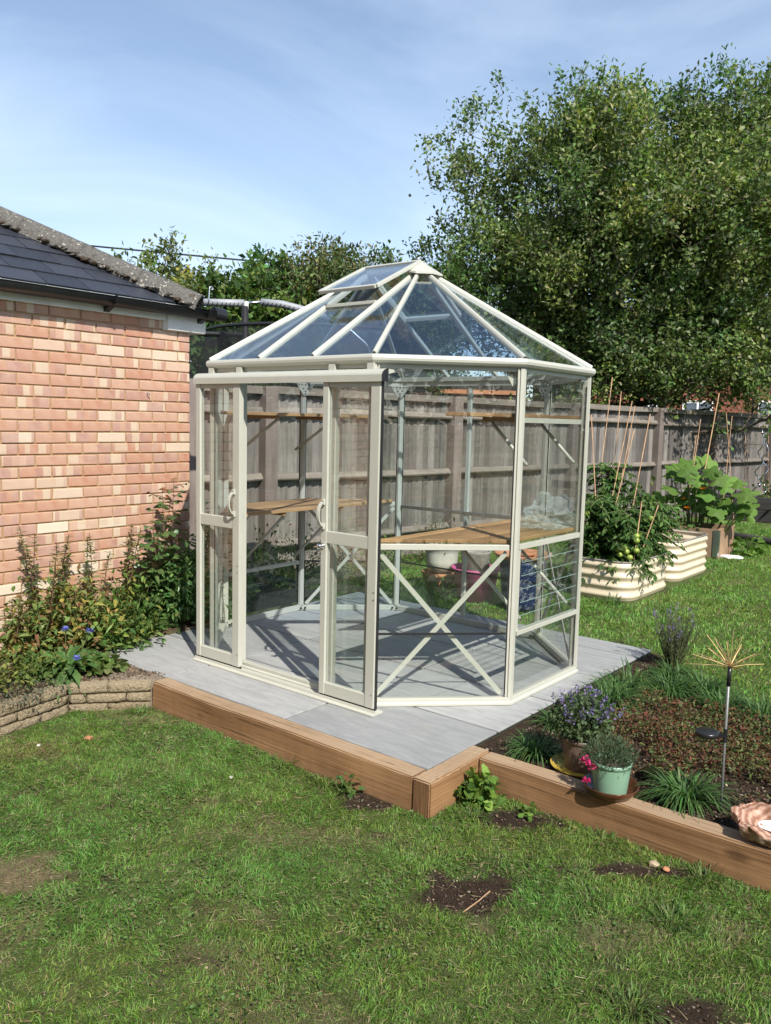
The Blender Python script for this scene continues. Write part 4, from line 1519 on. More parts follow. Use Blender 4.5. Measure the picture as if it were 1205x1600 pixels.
for sy, a, b_ in ((-1, 0, 1), (1, 5, 4)):
    rpane([E_[a], fl(-.219, sy), RL])
    rpane([fl(.219, sy), E_[b_], RR])
    # the middle bay: lower pane, sill bar, then the vent
    v0, v1 = fl(-.219, sy), fl(.219, sy)
    m0, m1 = v0.lerp(RL, .575), v1.lerp(RR, .575)
    rpane([v0, v1, m1, m0])
    MB().bar(m0 + Vector((.02, 0, 0)), m1 - Vector((.02, 0, 0)), .026, .02).build('vent_sill', 'paint', gh, bevel=.002)
    vt = bpy.data.objects.new('roof_vent', None)
    COL.objects.link(vt)
    vt.parent = gh
    vt['label'] = 'open roof vent tilted up from the ridge on the door side' if sy < 0 else 'closed roof vent on the fence side'
    if sy < 0:
        lo0, lo1 = Vector((-.235, -.446, 2.342)), Vector((.225, -.446, 2.342))
        hi0, hi1 = Vector((-.235, -.018, 2.552)), Vector((.225, -.018, 2.552))
    else:
        lo0, lo1 = m0 + Vector((-.015, .02, .014)), m1 + Vector((.015, .02, .014))
        hi0, hi1 = Vector((-.235, .018, 2.545)), Vector((.225, .018, 2.545))
    up = (lo1 - lo0).cross(hi0 - lo0).normalized()
    for p, q, nm in ((lo0, hi0, 'vent_side'), (lo1, hi1, 'vent_side'), (lo0, lo1, 'vent_foot'), (hi0, hi1, 'vent_head')):
        MB().bar(p, q, .028, .022, up).build(nm, 'paint', vt, bevel=.003)
    G = [lo0, lo1, hi1, hi0]
    MB().prism(G, [p + up * .004 for p in G]).build('vent_pane', 'roofglass', vt)
    if sy < 0:
        # black autovent arm between sill and vent
        st_ = (m0 + m1) / 2
        arm = MB()
        arm.bar(st_ + Vector((0, .01, -.01)), Vector((0, -.30, 2.40)), .016, .016)
        arm.bar(st_ + Vector((0, .02, -.02)), Vector((0, -.17, 2.40)), .03, .03)
        arm.build('vent_opener', 'black', vt)
# apex caps
for T, idxs in ((RR, (1, 2, 3, 4)), (RL, (5, 6, 7, 0))):
    top = T + Vector((-.02 if T is RR else .02, 0, .052))
    ptsc = [Vector((T.x, -.13, AZ - .035))] + [T + (E_[i] - T).normalized() * .165 + Vector((0, 0, .034)) for i in idxs] + [Vector((T.x, .13, AZ - .035))]
    if T is RL:
        ptsc = [Vector((T.x, .13, AZ - .035))] + [T + (E_[i] - T).normalized() * .165 + Vector((0, 0, .034)) for i in idxs] + [Vector((T.x, -.13, AZ - .035))]
    mb = MB()
    V = [top] + ptsc + [p - Vector((0, 0, .012)) for p in ptsc]
    n = len(ptsc)
    Fc = [(0, k + 1, k + 2) for k in range(n - 1)] + [(k + 1, n + k + 1, n + k + 2, k + 2) for k in range(n - 1)]
    mb.add(V, Fc).build('apex_cap', 'paint', gh)
MB().lathe([(0, .012), (.012, .010), (.014, 0)], 10).build('cap_bolt', 'galv', gh, loc=(.199, 0, AZ + .050))

# ------------------------------------------------------------------ staging
def staging(sx, x_in, x_out, z, nsl, label, brackets, drop, shadow=False):
    st_ = thing('timber_staging', label, 'shelf', (0, 0, z), 'timber slat staging inside the greenhouse')
    w = (x_out - x_in) / nsl
    for k in range(nsl):
        a, b_ = x_in + k * w + .007, x_in + (k + 1) * w - .007
        ya = DY / 2 - max(0, a - LX / 2) - .045
        yb = DY / 2 - max(0, b_ - LX / 2) - .045
        ya, yb = min(ya, DY / 2 - .05), min(yb, DY / 2 - .05)
        cx = sx * (a + b_) / 2
        pl = [(sx * a - cx, -ya), (sx * b_ - cx, -yb), (sx * b_ - cx, yb), (sx * a - cx, ya)]
        if sx < 0:
            pl = pl[::-1]
        MB().prismz(pl, -.011, .011).build('slat', 'bench_wood', st_, bevel=.003, loc=(cx, 0, RNG.normal() * .0006))
    for y in (-.30, .30):
        MB().bar((sx * (x_in + .02), y, -.0225), (sx * (x_out - .01), y, -.0225), .030, .022).build('bearer', 'bench_wood', st_)
    for y in brackets:
        p0 = Vector((sx * (x_in + .05), y, -.034))
        p1 = Vector((sx * (LX / 2 + CH - .022), y, -drop))
        MB().tube([p0, p0.lerp(p1, .5), p1], .011, 8).build('bracket_strut', 'paint', st_, smooth=True)
staging(1, .665, 1.180, .905, 6, 'right hand lower bench of yellow brown timber slats', (-.27, .30), .45)
staging(-1, .665, 1.180, .905, 6, 'left hand lower bench of yellow brown timber slats', (-.27, .30), .45)
staging(1, .90, 1.180, 1.592, 3, 'right hand upper shelf of orange brown slats', (-.27, .30), .27)
staging(-1, .74, 1.180, 1.575, 4, 'left hand upper shelf of yellow brown slats', (-.27, .30), .27)
for sx, nm in ((1, ''), (-1, '')):
    MB().bar((sx * (LX / 2 + CH - .018), -.36, 1.568), (sx * (LX / 2 + CH - .018), .36, 1.568), .012, .028).build('shelf_rail', 'paint', gh)
# crumpled polythene on the right bench
bm = bmesh.new()
bmesh.ops.create_icosphere(bm, subdivisions=4, radius=1)
rp = np.random.default_rng(4)
ph = rp.uniform(0, 6, 12)
for v in bm.verts:
    c = v.co.copy()
    k = 1 + .16 * math.sin(5 * c.x + ph[0] + 3 * c.z) + .14 * math.sin(7 * c.y + ph[1] + 2 * c.x) + .12 * math.sin(9 * c.z + ph[2] + 4 * c.y) + .10 * math.sin(17 * c.x + 13 * c.y + ph[3]) + .08 * math.sin(23 * c.z + 11 * c.x + ph[4])
    v.co = Vector((c.x * .12 * k, c.y * .25 * k, max(-.055, c.z * .12 * k) + .057))
me = bpy.data.meshes.new('polythene_bag')
bm.to_mesh(me)
bm.free()
tag(put('polythene_bag', me, 'polythene', None, (1.03, .30, .9165)), 'crumpled clear polythene bag on the right hand bench', 'plastic bag')

# ================================================================== PLANT HELPERS
UP = np.array([0, 0, 1.0])
G_MID = [[.060, .115, .026], [.075, .135, .030], [.048, .095, .022]]
G_DARK = [[.034, .072, .020], [.042, .085, .024], [.028, .060, .018]]
G_FRESH = [[.100, .190, .030], [.120, .205, .038], [.085, .165, .028]]
def foliage(name, V, Fs, c, k, mat, parent, loc=None):
    return stuff(npmesh(name, V, Fs, np.repeat(c, k, 0), mat, parent, loc=loc))
def stems_mesh(paths, r0, r1=None, n=5):
    mb = MB()
    for p in paths:
        m = len(p)
        rr = [r0 + ((r1 if r1 is not None else r0) - r0) * i / max(1, m - 1) for i in range(m)]
        mb.tube(p, rr, n)
    return mb
def arc(p0, d, L, n=6, sag=0.0, wob=0.02):
    """a bending stem path"""
    p = Vector(p0)
    d = Vector(d).normalized()
    out = [p.copy()]
    for i in range(n):
        d = (d + Vector((RNG.normal() * wob, RNG.normal() * wob, -sag / n))).normalized()
        p = p + d * (L / n)
        out.append(p.copy())
    return out
def along(path, t):
    f = t * (len(path) - 1)
    i = min(int(f), len(path) - 2)
    a, b_ = path[i], path[i + 1]
    return a.lerp(b_, f - i), (b_ - a).normalized()

def clump(name, label, loc, n, radius, height, leafL, leafW, pal, cat='plant', mat='leaf', group=None, droop=.35, up=.5, flat=.6, stems=10, stem_mat='stem', shape=(.35, 1, .7, .75), dens=.5, sy=1.0):
    """bushy plant: leaves through a dome, on stems from the base"""
    t = thing(name, label, cat, loc, group)
    a = RNG.uniform(0, 2 * math.pi, n)
    rr = RNG.random(n) ** dens
    el = np.arccos(np.clip(RNG.random(n), 0, 1))
    P = np.stack([np.cos(a) * np.sin(el) * radius, np.sin(a) * np.sin(el) * radius * sy, np.cos(el) * height], -1) * rr[:, None]
    bumps = 1 + .22 * np.sin(a * 5 + el * 4) + .14 * np.sin(a * 9 - el * 7)
    P = P * bumps[:, None]
    P[:, 2] = np.abs(P[:, 2]) + .01
    out = unit(P + 1e-6)
    D = out * (1 - up) + UP * up * RNG.uniform(-.3, 1, (n, 1)) + rnd(n, .45)
    N = UP * flat + out * .5 + rnd(n, .35)
    V, Fs, k = leaves8(P, D, N, leafL * RNG.uniform(.55, 1.25, n), leafW * RNG.uniform(.6, 1.2, n), .16, droop, shape)
    foliage('leaves', V, Fs, vary(pal, n, .22, .1), k, mat, t)
    if stems:
        paths = []
        for i in range(stems):
            an = RNG.uniform(0, 6.28)
            d = Vector((math.cos(an) * RNG.uniform(.1, .9) * radius / max(height, .05), math.sin(an) * RNG.uniform(.1, .9) * radius * sy / max(height, .05), 1))
            paths.append(arc((math.cos(an) * .02, math.sin(an) * .02, -.01), d, height * RNG.uniform(.7, 1.0), 4))
        stems_mesh(paths, .003, .0015, 4).build('stems', stem_mat, t)
    return t

# ================================================================== LEFT BED
def spire_plant(label, loc, nst, hmin, hmax, spread, pal, tip_pal):
    t = thing('goldenrod_plant', label, 'plant', loc, 'tall stemmed plants by the garage wall')
    paths, PP, DD, NN, LL, WW, CC = [], [], [], [], [], [], []
    for s in range(nst):
        an = RNG.uniform(0, 6.28)
        b0 = (math.cos(an) * spread * .4, math.sin(an) * spread * .4, 0)
        d = (math.cos(an) * .14, math.sin(an) * .14, 1)
        h = RNG.uniform(hmin, hmax)
        pth = arc(b0, d, h, 9, 0, .035)
        paths.append(pth)
        nl = int(h / .011)
        for i in range(nl):
            tt = .12 + .86 * (i + RNG.random()) / nl
            p, dr = along(pth, tt)
            a2 = i * 2.4 + RNG.normal() * .3
            o = np.array([math.cos(a2), math.sin(a2), .55 - .75 * (1 - tt) + RNG.normal() * .15])
            PP.append(p); DD.append(o); NN.append(UP + rnd(1, .2)[0])
            LL.append((.105 - .055 * tt) * RNG.uniform(.7, 1.2)); WW.append(.023 * (1.15 - .5 * tt))
            q = np.array((pal[int(RNG.integers(0, len(pal)))] if RNG.random() > .16 else [.20, .14, .04]))
            CC.append(q)
        p, dr = along(pth, 1.0)
        for i in range(42):
            a2 = RNG.uniform(0, 6.28)
            q0 = p - dr * RNG.uniform(0, .12)
            PP.append(q0); DD.append(np.array([math.cos(a2), math.sin(a2), RNG.uniform(-.2, .6)])); NN.append(UP)
            LL.append(RNG.uniform(.012, .036)); WW.append(.008)
            CC.append(np.array(tip_pal[int(RNG.integers(0, len(tip_pal)))]))
    n = len(PP)
    c = np.array(CC) * RNG.uniform(.75, 1.25, (n, 1))
    V, Fs, k = leaves8(np.array([tuple(p) for p in PP]), np.array(DD), np.array(NN), np.array(LL), np.array(WW), .12, .35, (.3, 1, .65, .7))
    foliage('leaves', V, Fs, c, k, 'leaf', t)
    stems_mesh(paths, .0045, .002, 6).build('stems', 'redstem', t)
PAL_G = [[.11, .17, .045], [.14, .195, .055], [.09, .145, .038], [.17, .18, .06]]
PAL_T = [[.17, .17, .06], [.24, .20, .08], [.13, .14, .05]]
spire_plant('tallest clump of brown tipped leafy stems at the left edge', (-1.50, -1.60, .02), 6, .66, .86, .12, PAL_G, PAL_T)
spire_plant('pair of upright leafy stems in the middle against the brick wall', (-1.52, -1.27, .02), 3, .55, .74, .08, PAL_G, PAL_T)
spire_plant('slim leafy stem nearest the rose against the brick wall', (-1.55, -1.05, .02), 2, .70, .82, .05, PAL_G, PAL_T)
spire_plant('shorter leafy stems at the far left below the tallest clump', (-1.46, -1.88, .02), 4, .30, .48, .10, PAL_G, PAL_T)
AUT = [[.23, .24, .06], [.145, .205, .05], [.31, .255, .07], [.23, .13, .06], [.11, .17, .048], [.19, .25, .08]]
clump('perennial_clump', 'yellowing leafy perennial at the left foot of the tall stems', (-1.42, -1.74, .02), 700, .22, .38, .075, .027, AUT, group='low plants in the garage bed')
clump('perennial_clump', 'rust and green leaved perennial below the slim stems', (-1.36, -1.42, .02), 760, .25, .42, .07, .025, AUT, group='low plants in the garage bed')
clump('perennial_clump', 'mixed yellow green clump between primrose leaves and rose', (-1.32, -1.14, .02), 640, .22, .34, .065, .024, AUT[:2] + G_MID, group='low plants in the garage bed')
clump('perennial_clump', 'green leafy clump beside the patio edge under the rose', (-1.47, -.86, .02), 600, .20, .34, .055, .024, G_MID + [[.14, .17, .05]], group='low plants in the garage bed')
clump('perennial_clump', 'pale green sedum like mound at the far left of the stone wall', (-1.02, -2.22, .03), 620, .24, .16, .035, .022, [[.16, .20, .05], [.20, .23, .06], [.11, .16, .04]], droop=.1, group='low plants in the garage bed')
clump('perennial_clump', 'small yellow green mound between sedum and blue flowers', (-1.0, -1.94, .03), 300, .16, .13, .04, .024, [[.14, .19, .05], [.10, .15, .04]], droop=.1, group='low plants in the garage bed')
clump('trailing_mat', 'grey green mat trailing over the stone wall top', (-.86, -2.12, -.01), 900, .20, .085, .020, .008, [[.12, .13, .085], [.09, .11, .07], [.15, .15, .10]], mat='leaf', droop=.5, stems=0, sy=1.5)
clump('low_herb', 'flat bright green leafy patch on the corner of the stone wall', (-.88, -1.62, .02), 150, .13, .06, .05, .045, [[.09, .15, .035], [.12, .18, .045], [.15, .17, .06]], droop=.2, stems=4, shape=(.4, 1, .75, .9))
clump('perennial_clump', 'bushy green leaved plant between the tall stems and the rose', (-1.50, -.98, .02), 620, .20, .46, .07, .026, G_MID + AUT[1:2] + G_FRESH, group='low plants in the garage bed')
clump('perennial_clump', 'golden leaved plant at the foot of the brick wall on the left', (-1.55, -1.45, .02), 640, .20, .50, .075, .025, AUT, group='low plants in the garage bed')
clump('perennial_clump', 'low bright leafy mound along the patio edge', (-1.26, -1.34, .02), 320, .13, .18, .055, .026, AUT[1:2] + G_FRESH + G_MID, group='low plants in the garage bed')
clump('perennial_clump', 'leafy green perennial in the bed beyond the left edge, nearest the frame', (-1.25, -2.55, .02), 480, .26, .40, .07, .027, AUT[1:2] + G_FRESH + G_MID, group='low plants in the garage bed')
clump('perennial_clump', 'tall leafy perennial against the garage beyond the left edge', (-1.45, -3.1, .02), 480, .26, .55, .075, .027, AUT, group='low plants in the garage bed')
clump('perennial_clump', 'yellow green mound by the stone wall beyond the left edge', (-.95, -3.0, .02), 420, .24, .22, .05, .025, [[.16, .20, .05], [.11, .16, .04]], group='low plants in the garage bed')
# cornflower: basal lance leaves and three blue heads
t = thing('cornflower_plant', 'lance leaved perennial with three blue flowers behind the stone wall', 'plant', (-1.05, -1.74, .02))
n = 150
a = RNG.uniform(0, 6.28, n)
P = np.stack([np.cos(a) * .09 * RNG.random(n), np.sin(a) * .13 * RNG.random(n), np.full(n, .0)], -1)
D = np.stack([np.cos(a), np.sin(a), RNG.uniform(.2, 1.5, n)], -1)
V, Fs, k = leaves8(P, D, np.tile(UP, (n, 1)) - D * .3, RNG.uniform(.18, .31, n), RNG.uniform(.034, .054, n), .14, .5, (.35, .9, .7, .9))
foliage('leaves', V, Fs, vary([[.07, .15, .042], [.09, .175, .05], [.11, .20, .06]], n, .15, .06), k, 'leaf', t)
for (fx, fy, fz) in ((.03, -.02, .25), (.10, .10, .23), (.22, -.06, .12)):
    stems_mesh([[Vector((fx * .3, fy * .3, 0)), Vector((fx * .7, fy * .7, fz * .6)), Vector((fx, fy, fz))]], .003, .002, 5).build('stem', 'stem', t)
    m = 46
    a = RNG.uniform(0, 6.28, m)
    D = np.stack([np.cos(a), np.sin(a), RNG.uniform(-.1, 1.2, m)], -1)
    V, Fs, k = leaves8(np.tile(np.array([fx, fy, fz]), (m, 1)), D, np.tile(UP, (m, 1)), RNG.uniform(.018, .032, m), np.full(m, .007), .1, .1, (.5, .7, .85, 1))
    foliage('flower_head', V, Fs, vary([[.13, .16, .52], [.18, .20, .60]], m, .15, .05), k, 'petal', t)
# rose
t = thing('rose_bush', 'rose with long canes and round glossy leaves against the brick wall', 'rose', (-1.50, -.70, .02))
paths, PP, DD, LL, CC = [], [], [], [], []
for (tx, ty, tz, nl) in ((.10, -.10, 1.02, 17), (.02, .06, 1.08, 18), (.12, -.20, .80, 17), (.05, -.28, .62, 16), (.14, .0, .70, 14), (.0, -.14, .52, 14)):
    pth = [Vector((0, 0, 0)), Vector((tx * .5, ty * .4, tz * .35)), Vector((tx * .9, ty * .8, tz * .7)), Vector((tx, ty, tz))]
    paths.append(pth)
    for i in range(nl):
        tt = .28 + .72 * (i + .4) / nl
        p, d = along(pth, tt)
        a = i * 2.4 + RNG.normal() * .4
        o = Vector((math.cos(a), math.sin(a), .25)).normalized()
        tip = p + o * RNG.uniform(.05, .10)
        paths.append([p, p.lerp(tip, .5), tip])
        for s, al in ((.45, 1), (.45, -1), (.8, 1), (.8, -1), (1, 0)):
            q = p.lerp(tip, s)
            sd = Vector((-o.y, o.x, 0)) * al
            PP.append(q); DD.append(np.array((sd * .9 + o * .5) if al else o) + rnd(1, .15)[0])
            LL.append(RNG.uniform(.042, .072) * (1 if tt < .9 else .6))
            CC.append([.07, .135, .042] if RNG.random() < .6 else [.105, .165, .05] if tt < .88 else [.22, .09, .045])
n = len(PP)
V, Fs, k = leaves8(np.array([tuple(p) for p in PP]), np.array(DD), UP + rnd(n, .4), np.array(LL), np.array(LL) * .72, .12, .3, (.3, 1, .7, .9))
foliage('leaves', V, Fs, np.array(CC) * RNG.uniform(.75, 1.25, (n, 1)), k, 'leaf_gloss', t)
stems_mesh(paths, .004, .0018, 5).build('canes', 'redstem', t)
# dense evergreen climber in the corner between wall and greenhouse
def shrub(name, label, loc, n, blobs, leafL, leafW, pal, cat='shrub', mat='leaf_gloss', wood=8):
    t = thing(name, label, cat, loc)
    PP = []
    OO = []
    tot = sum(b[3] * b[4] for b in blobs)
    for (bx_, by_, bz_, br, bh) in blobs:
        m = int(n * br * bh / tot)
        d = unit(rnd(m))
        r = RNG.random(m) ** .38
        bump_ = 1 + .18 * np.sin(d[:, 0] * 7 + d[:, 2] * 5) + .12 * np.sin(d[:, 1] * 11 + d[:, 2] * 9)
        P = d * (r * bump_)[:, None] * np.array([br, br, bh]) + np.array([bx_, by_, bz_])
        PP.append(P)
        OO.append(d)
    P = np.concatenate(PP)
    d = np.concatenate(OO)
    k0 = P[:, 2] > .0
    P, d = P[k0], d[k0]
    m = len(P)
    V, Fs, k = leaves8(P, d * .6 + UP * .25 + rnd(m, .55), d * .4 + UP * .6 + rnd(m, .4), leafL * RNG.uniform(.5, 1.3, m), leafW * RNG.uniform(.6, 1.2, m), .12, .25)
    foliage('leaves', V, Fs, vary(pal, m, .25, .1), k, mat, t)
    paths = []
    for i in range(wood):
        b_ = blobs[i % len(blobs)]
        paths.append([Vector((RNG.normal() * .03, RNG.normal() * .03, 0)), Vector((b_[0] * .5, b_[1] * .5, b_[2] * .6)), Vector((b_[0] + RNG.normal() * .1, b_[1] + RNG.normal() * .1, b_[2] + b_[4] * .6))])
    stems_mesh(paths, .008, .003, 5).build('branches', 'bark', t)
    return t
shrub('jasmine_shrub', 'dense dark green climber in the corner between brick wall and greenhouse', (-1.42, -.40, .0), 8500,
      [(0, -.04, .22, .22, .26), (.03, .08, .48, .19, .28), (-.03, -.24, .34, .20, .28), (.02, .15, .72, .13, .2), (.03, .22, .28, .17, .30)], .050, .019,
      [[.09, .19, .052], [.12, .23, .065], [.07, .155, .045], [.15, .26, .08]])
# plants between greenhouse and fence, seen through the glass
for i, (x, y, r, h, pal, lab) in enumerate((
        (-1.75, .55, .26, .62, G_DARK, 'dark leafy bush behind the left greenhouse corner'),
        (-1.95, 1.15, .30, .55, G_DARK + G_MID, 'ferny green bush at the fence foot behind the greenhouse'),
        (-2.05, 1.75, .28, .45, G_MID + AUT[:1], 'loose green weeds at the fence foot behind the door'),
        (-2.0, 2.45, .26, .40, G_FRESH + G_MID, 'fresh green weeds along the fence behind the enamel pot'),
        (-1.85, 3.15, .24, .55, [[.20, .17, .10], [.15, .13, .07], [.09, .10, .04]], 'dry brownish seedy weeds against the fence'),
        (-1.45, 1.45, .20, .22, G_FRESH, 'low green plants at the back edge of the patio'))):
    clump('weed_clump', lab, (x, y, -.02), 420, r, h, .07, .022, pal, group='weeds along the fence')

# ================================================================== RIGHT BED
LIR = [[.055, .125, .030], [.075, .155, .036], [.045, .10, .026], [.10, .175, .05]]
for (x, y, n, hmn, hmx, lab) in ((2.36, -.87, 300, .12, .26, 'big strappy green clump beside the green pot'),
                                 (1.64, -.86, 240, .10, .22, 'strappy green clump behind the brown pot by the patio'),
                                 (1.62, .02, 300, .14, .30, 'tall strappy green clump at the patio edge'),
                                 (1.80, .48, 300, .12, .26, 'strappy green clump in the middle of the bed edge'),
                                 (1.58, .42, 120, .16, .32, 'thin dark blades standing at the patio edge'),
                                 (2.12, .42, 300, .10, .24, 'strappy green clump at the lawn side of the bed'),
                                 (1.55, -.45, 160, .08, .18, 'small strappy clump between catmint and patio'),
                                 (2.55, .18, 240, .10, .22, 'strappy green clump at the right end of the bed'),
                                 (1.95, .62, 320, .12, .28, 'lush strappy clump where the bed meets the back lawn'),
                                 (1.70, .78, 260, .10, .24, 'strappy clump just in front of the lavender'),
                                 (2.34, .40, 320, .12, .26, 'dense strappy clump behind the solar light'),
                                 (1.60, .20, 200, .12, .28, 'upright strappy clump next to the patio slab edge')):
    tuft('strappy_plant', lab, x, y, -.02, n, hmn, hmx, .16, .0075, LIR, 'strappy clumps in the flower bed', (.35, .95), 'plant', .55)
# red-tinged ground cover: nobody could count it
n = 15000
x = RNG.uniform(1.70, 2.75, n)
y = RNG.uniform(-.78, .32, n)
k0 = (fbm(x, y, .22, 91) + .25 * (1 - np.abs((y + .2) / .6)) > .55) & (x + y * .3 > 1.62)
x, y = x[k0], y[k0]
n = len(x)
hgt = .02 + .11 * fbm(x, y, .12, 92) ** 1.3
P = np.stack([x, y, -.02 + hgt * RNG.random(n)], -1)
D = rnd(n) * [1, 1, .7] + UP * .7
V, Fs, k = leaves8(P, D, UP + rnd(n, .7), RNG.uniform(.013, .030, n), RNG.uniform(.006, .012, n), .15, .3)
gm = fbm(x, y, .10, 95)[:, None]
c = vary([[.15, .055, .035], [.19, .085, .045], [.10, .045, .03], [.12, .08, .04]], n, .28, .1)
c = np.where(RNG.random((n, 1)) < (gm - .12) * 1.15, vary([[.11, .145, .045], [.15, .17, .06], [.08, .11, .035]], n, .2, .08), c)
o = npmesh('ground_cover', V, Fs, np.repeat(c, k, 0), 'leaf')
stuff(o)
tag(o, 'reddish bronze creeping ground cover in the flower bed', 'ground cover')
# lavender bush
def lavender(name, label, loc, n, h, spread, col_l, col_f, fl=.3):
    t = thing(name, label, 'lavender', loc)
    paths, P, D, L, C = [], [], [], [], []
    fp, fdv, fl_ = [], [], []
    for s in range(n):
        a = RNG.uniform(0, 6.28)
        d = (math.cos(a) * RNG.random() * spread, math.sin(a) * RNG.random() * spread, 1)
        hh = h * RNG.uniform(.5, 1.05)
        pth = arc((math.cos(a) * .03, math.sin(a) * .03, 0), d, hh, 5, 0, .05)
        paths.append(pth)
        for i in range(int(hh / .011)):
            q, dr = along(pth, min(.99, .1 + .75 * (i / (hh / .011)) + RNG.random() * .05))
            a2 = RNG.uniform(0, 6.28)
            P.append(tuple(q)); D.append((math.cos(a2) * .7, math.sin(a2) * .7, .8)); L.append(RNG.uniform(.015, .035))
        if RNG.random() < fl:
            for i in range(22):
                q, dr = along(pth, .86 + .14 * RNG.random())
                fp.append(tuple(q + Vector((RNG.normal(), RNG.normal(), RNG.normal())) * .005)); fdv.append(rnd(1)[0] + UP * .4); fl_.append(RNG.uniform(.007, .014))
    m = len(P)
    V, Fs, k = leaves2(np.array(P), np.array(D), rnd(m), np.array(L), np.full(m, .0045))
    foliage('leaves', V, Fs, vary(col_l, m, .2, .06), k, 'leaf', t)
    m = len(fp)
    V, Fs, k = leaves2(np.array(fp), np.array(fdv), rnd(m), np.array(fl_), np.full(m, .007))
    foliage('flowers', V, Fs, vary(col_f, m, .2, .06), k, 'petal', t)
    stems_mesh(paths, .0022, .0015, 4).build('stems', 'stem', t)
lavender('lavender_bush', 'spindly grey green lavender at the far corner of the patio', (1.62, 1.02, -.03), 95, .42, .42, [[.075, .095, .055], [.10, .12, .075]], [[.16, .13, .26], [.22, .18, .34]], .25)
# pots
def lathe_part(name, prof, mat, parent, z=0, n=36, smooth=True, loc=(0, 0, 0), **kw):
    o = MB().lathe(prof, n, **kw).build(name, mat, parent, smooth=smooth, loc=loc)
    return o
def saucer(name, label, loc, r, h, mat):
    o = MB().lathe([(0, .0), (r * .78, .0), (r * .92, h * .5), (r, h), (r * .985, h + .003), (r * .95, h), (r * .86, h * .5), (r * .74, .006), (0, .006)], 40).build(name, mat, None, smooth=True, loc=loc)
    return tag(o, label, 'saucer')
sx_, sy_, sz_ = 2.105, -1.070, .012
saucer('plant_saucer', 'glossy brown saucer overhanging the sleeper under the green pot', (sx_, sy_, .006), .118, .040, 'browngloss')
t = thing('flower_pot', 'sage green plastic pot of pinks on the timber sleeper', 'flower pot', (sx_, sy_, .0135))
pot_prof = lambda r0, r1, h: [(0, 0), (r0, 0), (r0 * 1.01, .004), (r1 * .965, h * .86), (r1 * .965, h * .865), (r1 * 1.0, h * .87), (r1 * 1.01, h), (r1 * .96, h), (r1 * .93, h * .86), (0, h * .85)]
lathe_part('pot', pot_prof(.068, .084, .135), 'sagepot', t)
lathe_part('soil', [(0, .118), (.076, .117)], 'bark', t)
n = 1500
d = unit(rnd(n) * [1, 1, .8] + UP * .25)
d[:, 2] = np.abs(d[:, 2])
P = d * (RNG.random(n) ** .45)[:, None] * np.array([.115, .115, .105]) + np.array([-.01, 0, .125])
V, Fs, k = leaves2(P, d + UP * .5 + rnd(n, .5), rnd(n), RNG.uniform(.015, .035, n), np.full(n, .0042))
foliage('leaves', V, Fs, vary([[.085, .125, .065], [.11, .15, .085], [.065, .10, .05]], n, .2, .05), k, 'leaf', t)
for (fx, fy, fz) in ((-.055, -.085, .118), (-.085, -.07, .138), (-.062, -.10, .06), (-.070, -.088, .132), (-.045, -.095, .125)):
    m = 30
    a = RNG.uniform(0, 6.28, m)
    D = np.stack([np.cos(a), np.sin(a), RNG.uniform(-.6, .8, m)], -1)
    V, Fs, k = leaves8(np.tile(np.array([fx, fy, fz]), (m, 1)) + rnd(m, .002), D, rnd(m) + UP, RNG.uniform(.012, .021, m), RNG.uniform(.009, .015, m), .1, .1, (.5, .9, .8, 1))
    foliage('flower', V, Fs, vary([[.62, .035, .16], [.70, .06, .24]], m, .12, .05), k, 'petal', t)
saucer('plant_saucer', 'yellow plastic saucer under the brown catmint pot', (1.885, -.90, -.012), .135, .022, 'yellowplas')
t = thing('flower_pot', 'brown plastic pot of purple flowering catmint in the bed', 'flower pot', (1.885, -.90, -.005))
lathe_part('pot', pot_prof(.066, .090, .150), 'brownpot', t)
lathe_part('soil', [(0, .130), (.080, .129)], 'bark', t)
MB().add([(-.089, -.01, .075), (-.085, -.04, .075), (-.088, -.042, .128), (-.0925, -.011, .128)], [(0, 1, 2, 3)]).build('pot_label', 'white', t)
n = 2000
d = unit(rnd(n) * [1, 1, .8] + UP * .2)
P = d * (RNG.random(n) ** .4)[:, None] * np.array([.145, .145, .115]) + np.array([-.01, .0, .225])
P = P[P[:, 2] > .135]
d = d[:len(P)]
n = len(P)
V, Fs, k = leaves8(P, d + rnd(n, .5), UP + rnd(n, .5), RNG.uniform(.014, .028, n), RNG.uniform(.010, .017, n), .12, .2)
foliage('leaves', V, Fs, vary([[.085, .13, .055], [.11, .155, .07], [.065, .10, .045]], n, .2, .06), k, 'leaf', t)
m = 520
seg = RNG.integers(0, 22, m)
ang = np.arange(22) * 2.4
rad = np.random.default_rng(2).uniform(.05, .16, 22)
base = np.stack([np.cos(ang) * rad, np.sin(ang) * rad, .19 + .13 * (1 - (rad / .2) ** 2)], -1)
dirs = unit(base - np.array([0, 0, .10]))
P = base[seg] + dirs[seg] * RNG.uniform(-.02, .055, (m, 1)) + rnd(m, .006)
V, Fs, k = leaves8(P, rnd(m) + dirs[seg], rnd(m), RNG.uniform(.009, .016, m), RNG.uniform(.006, .010, m), .1, .1)
foliage('flowers', V, Fs, vary([[.21, .17, .36], [.28, .23, .44], [.16, .13, .27]], m, .2, .06), k, 'petal', t)
paths = [[Vector((0, 0, .12)), Vector(tuple(base[i] * [.6, .6, .8])), Vector(tuple(base[i] + dirs[i] * .05))] for i in range(22)]
stems_mesh(paths, .002, .0012, 4).build('stems', 'stem', t)
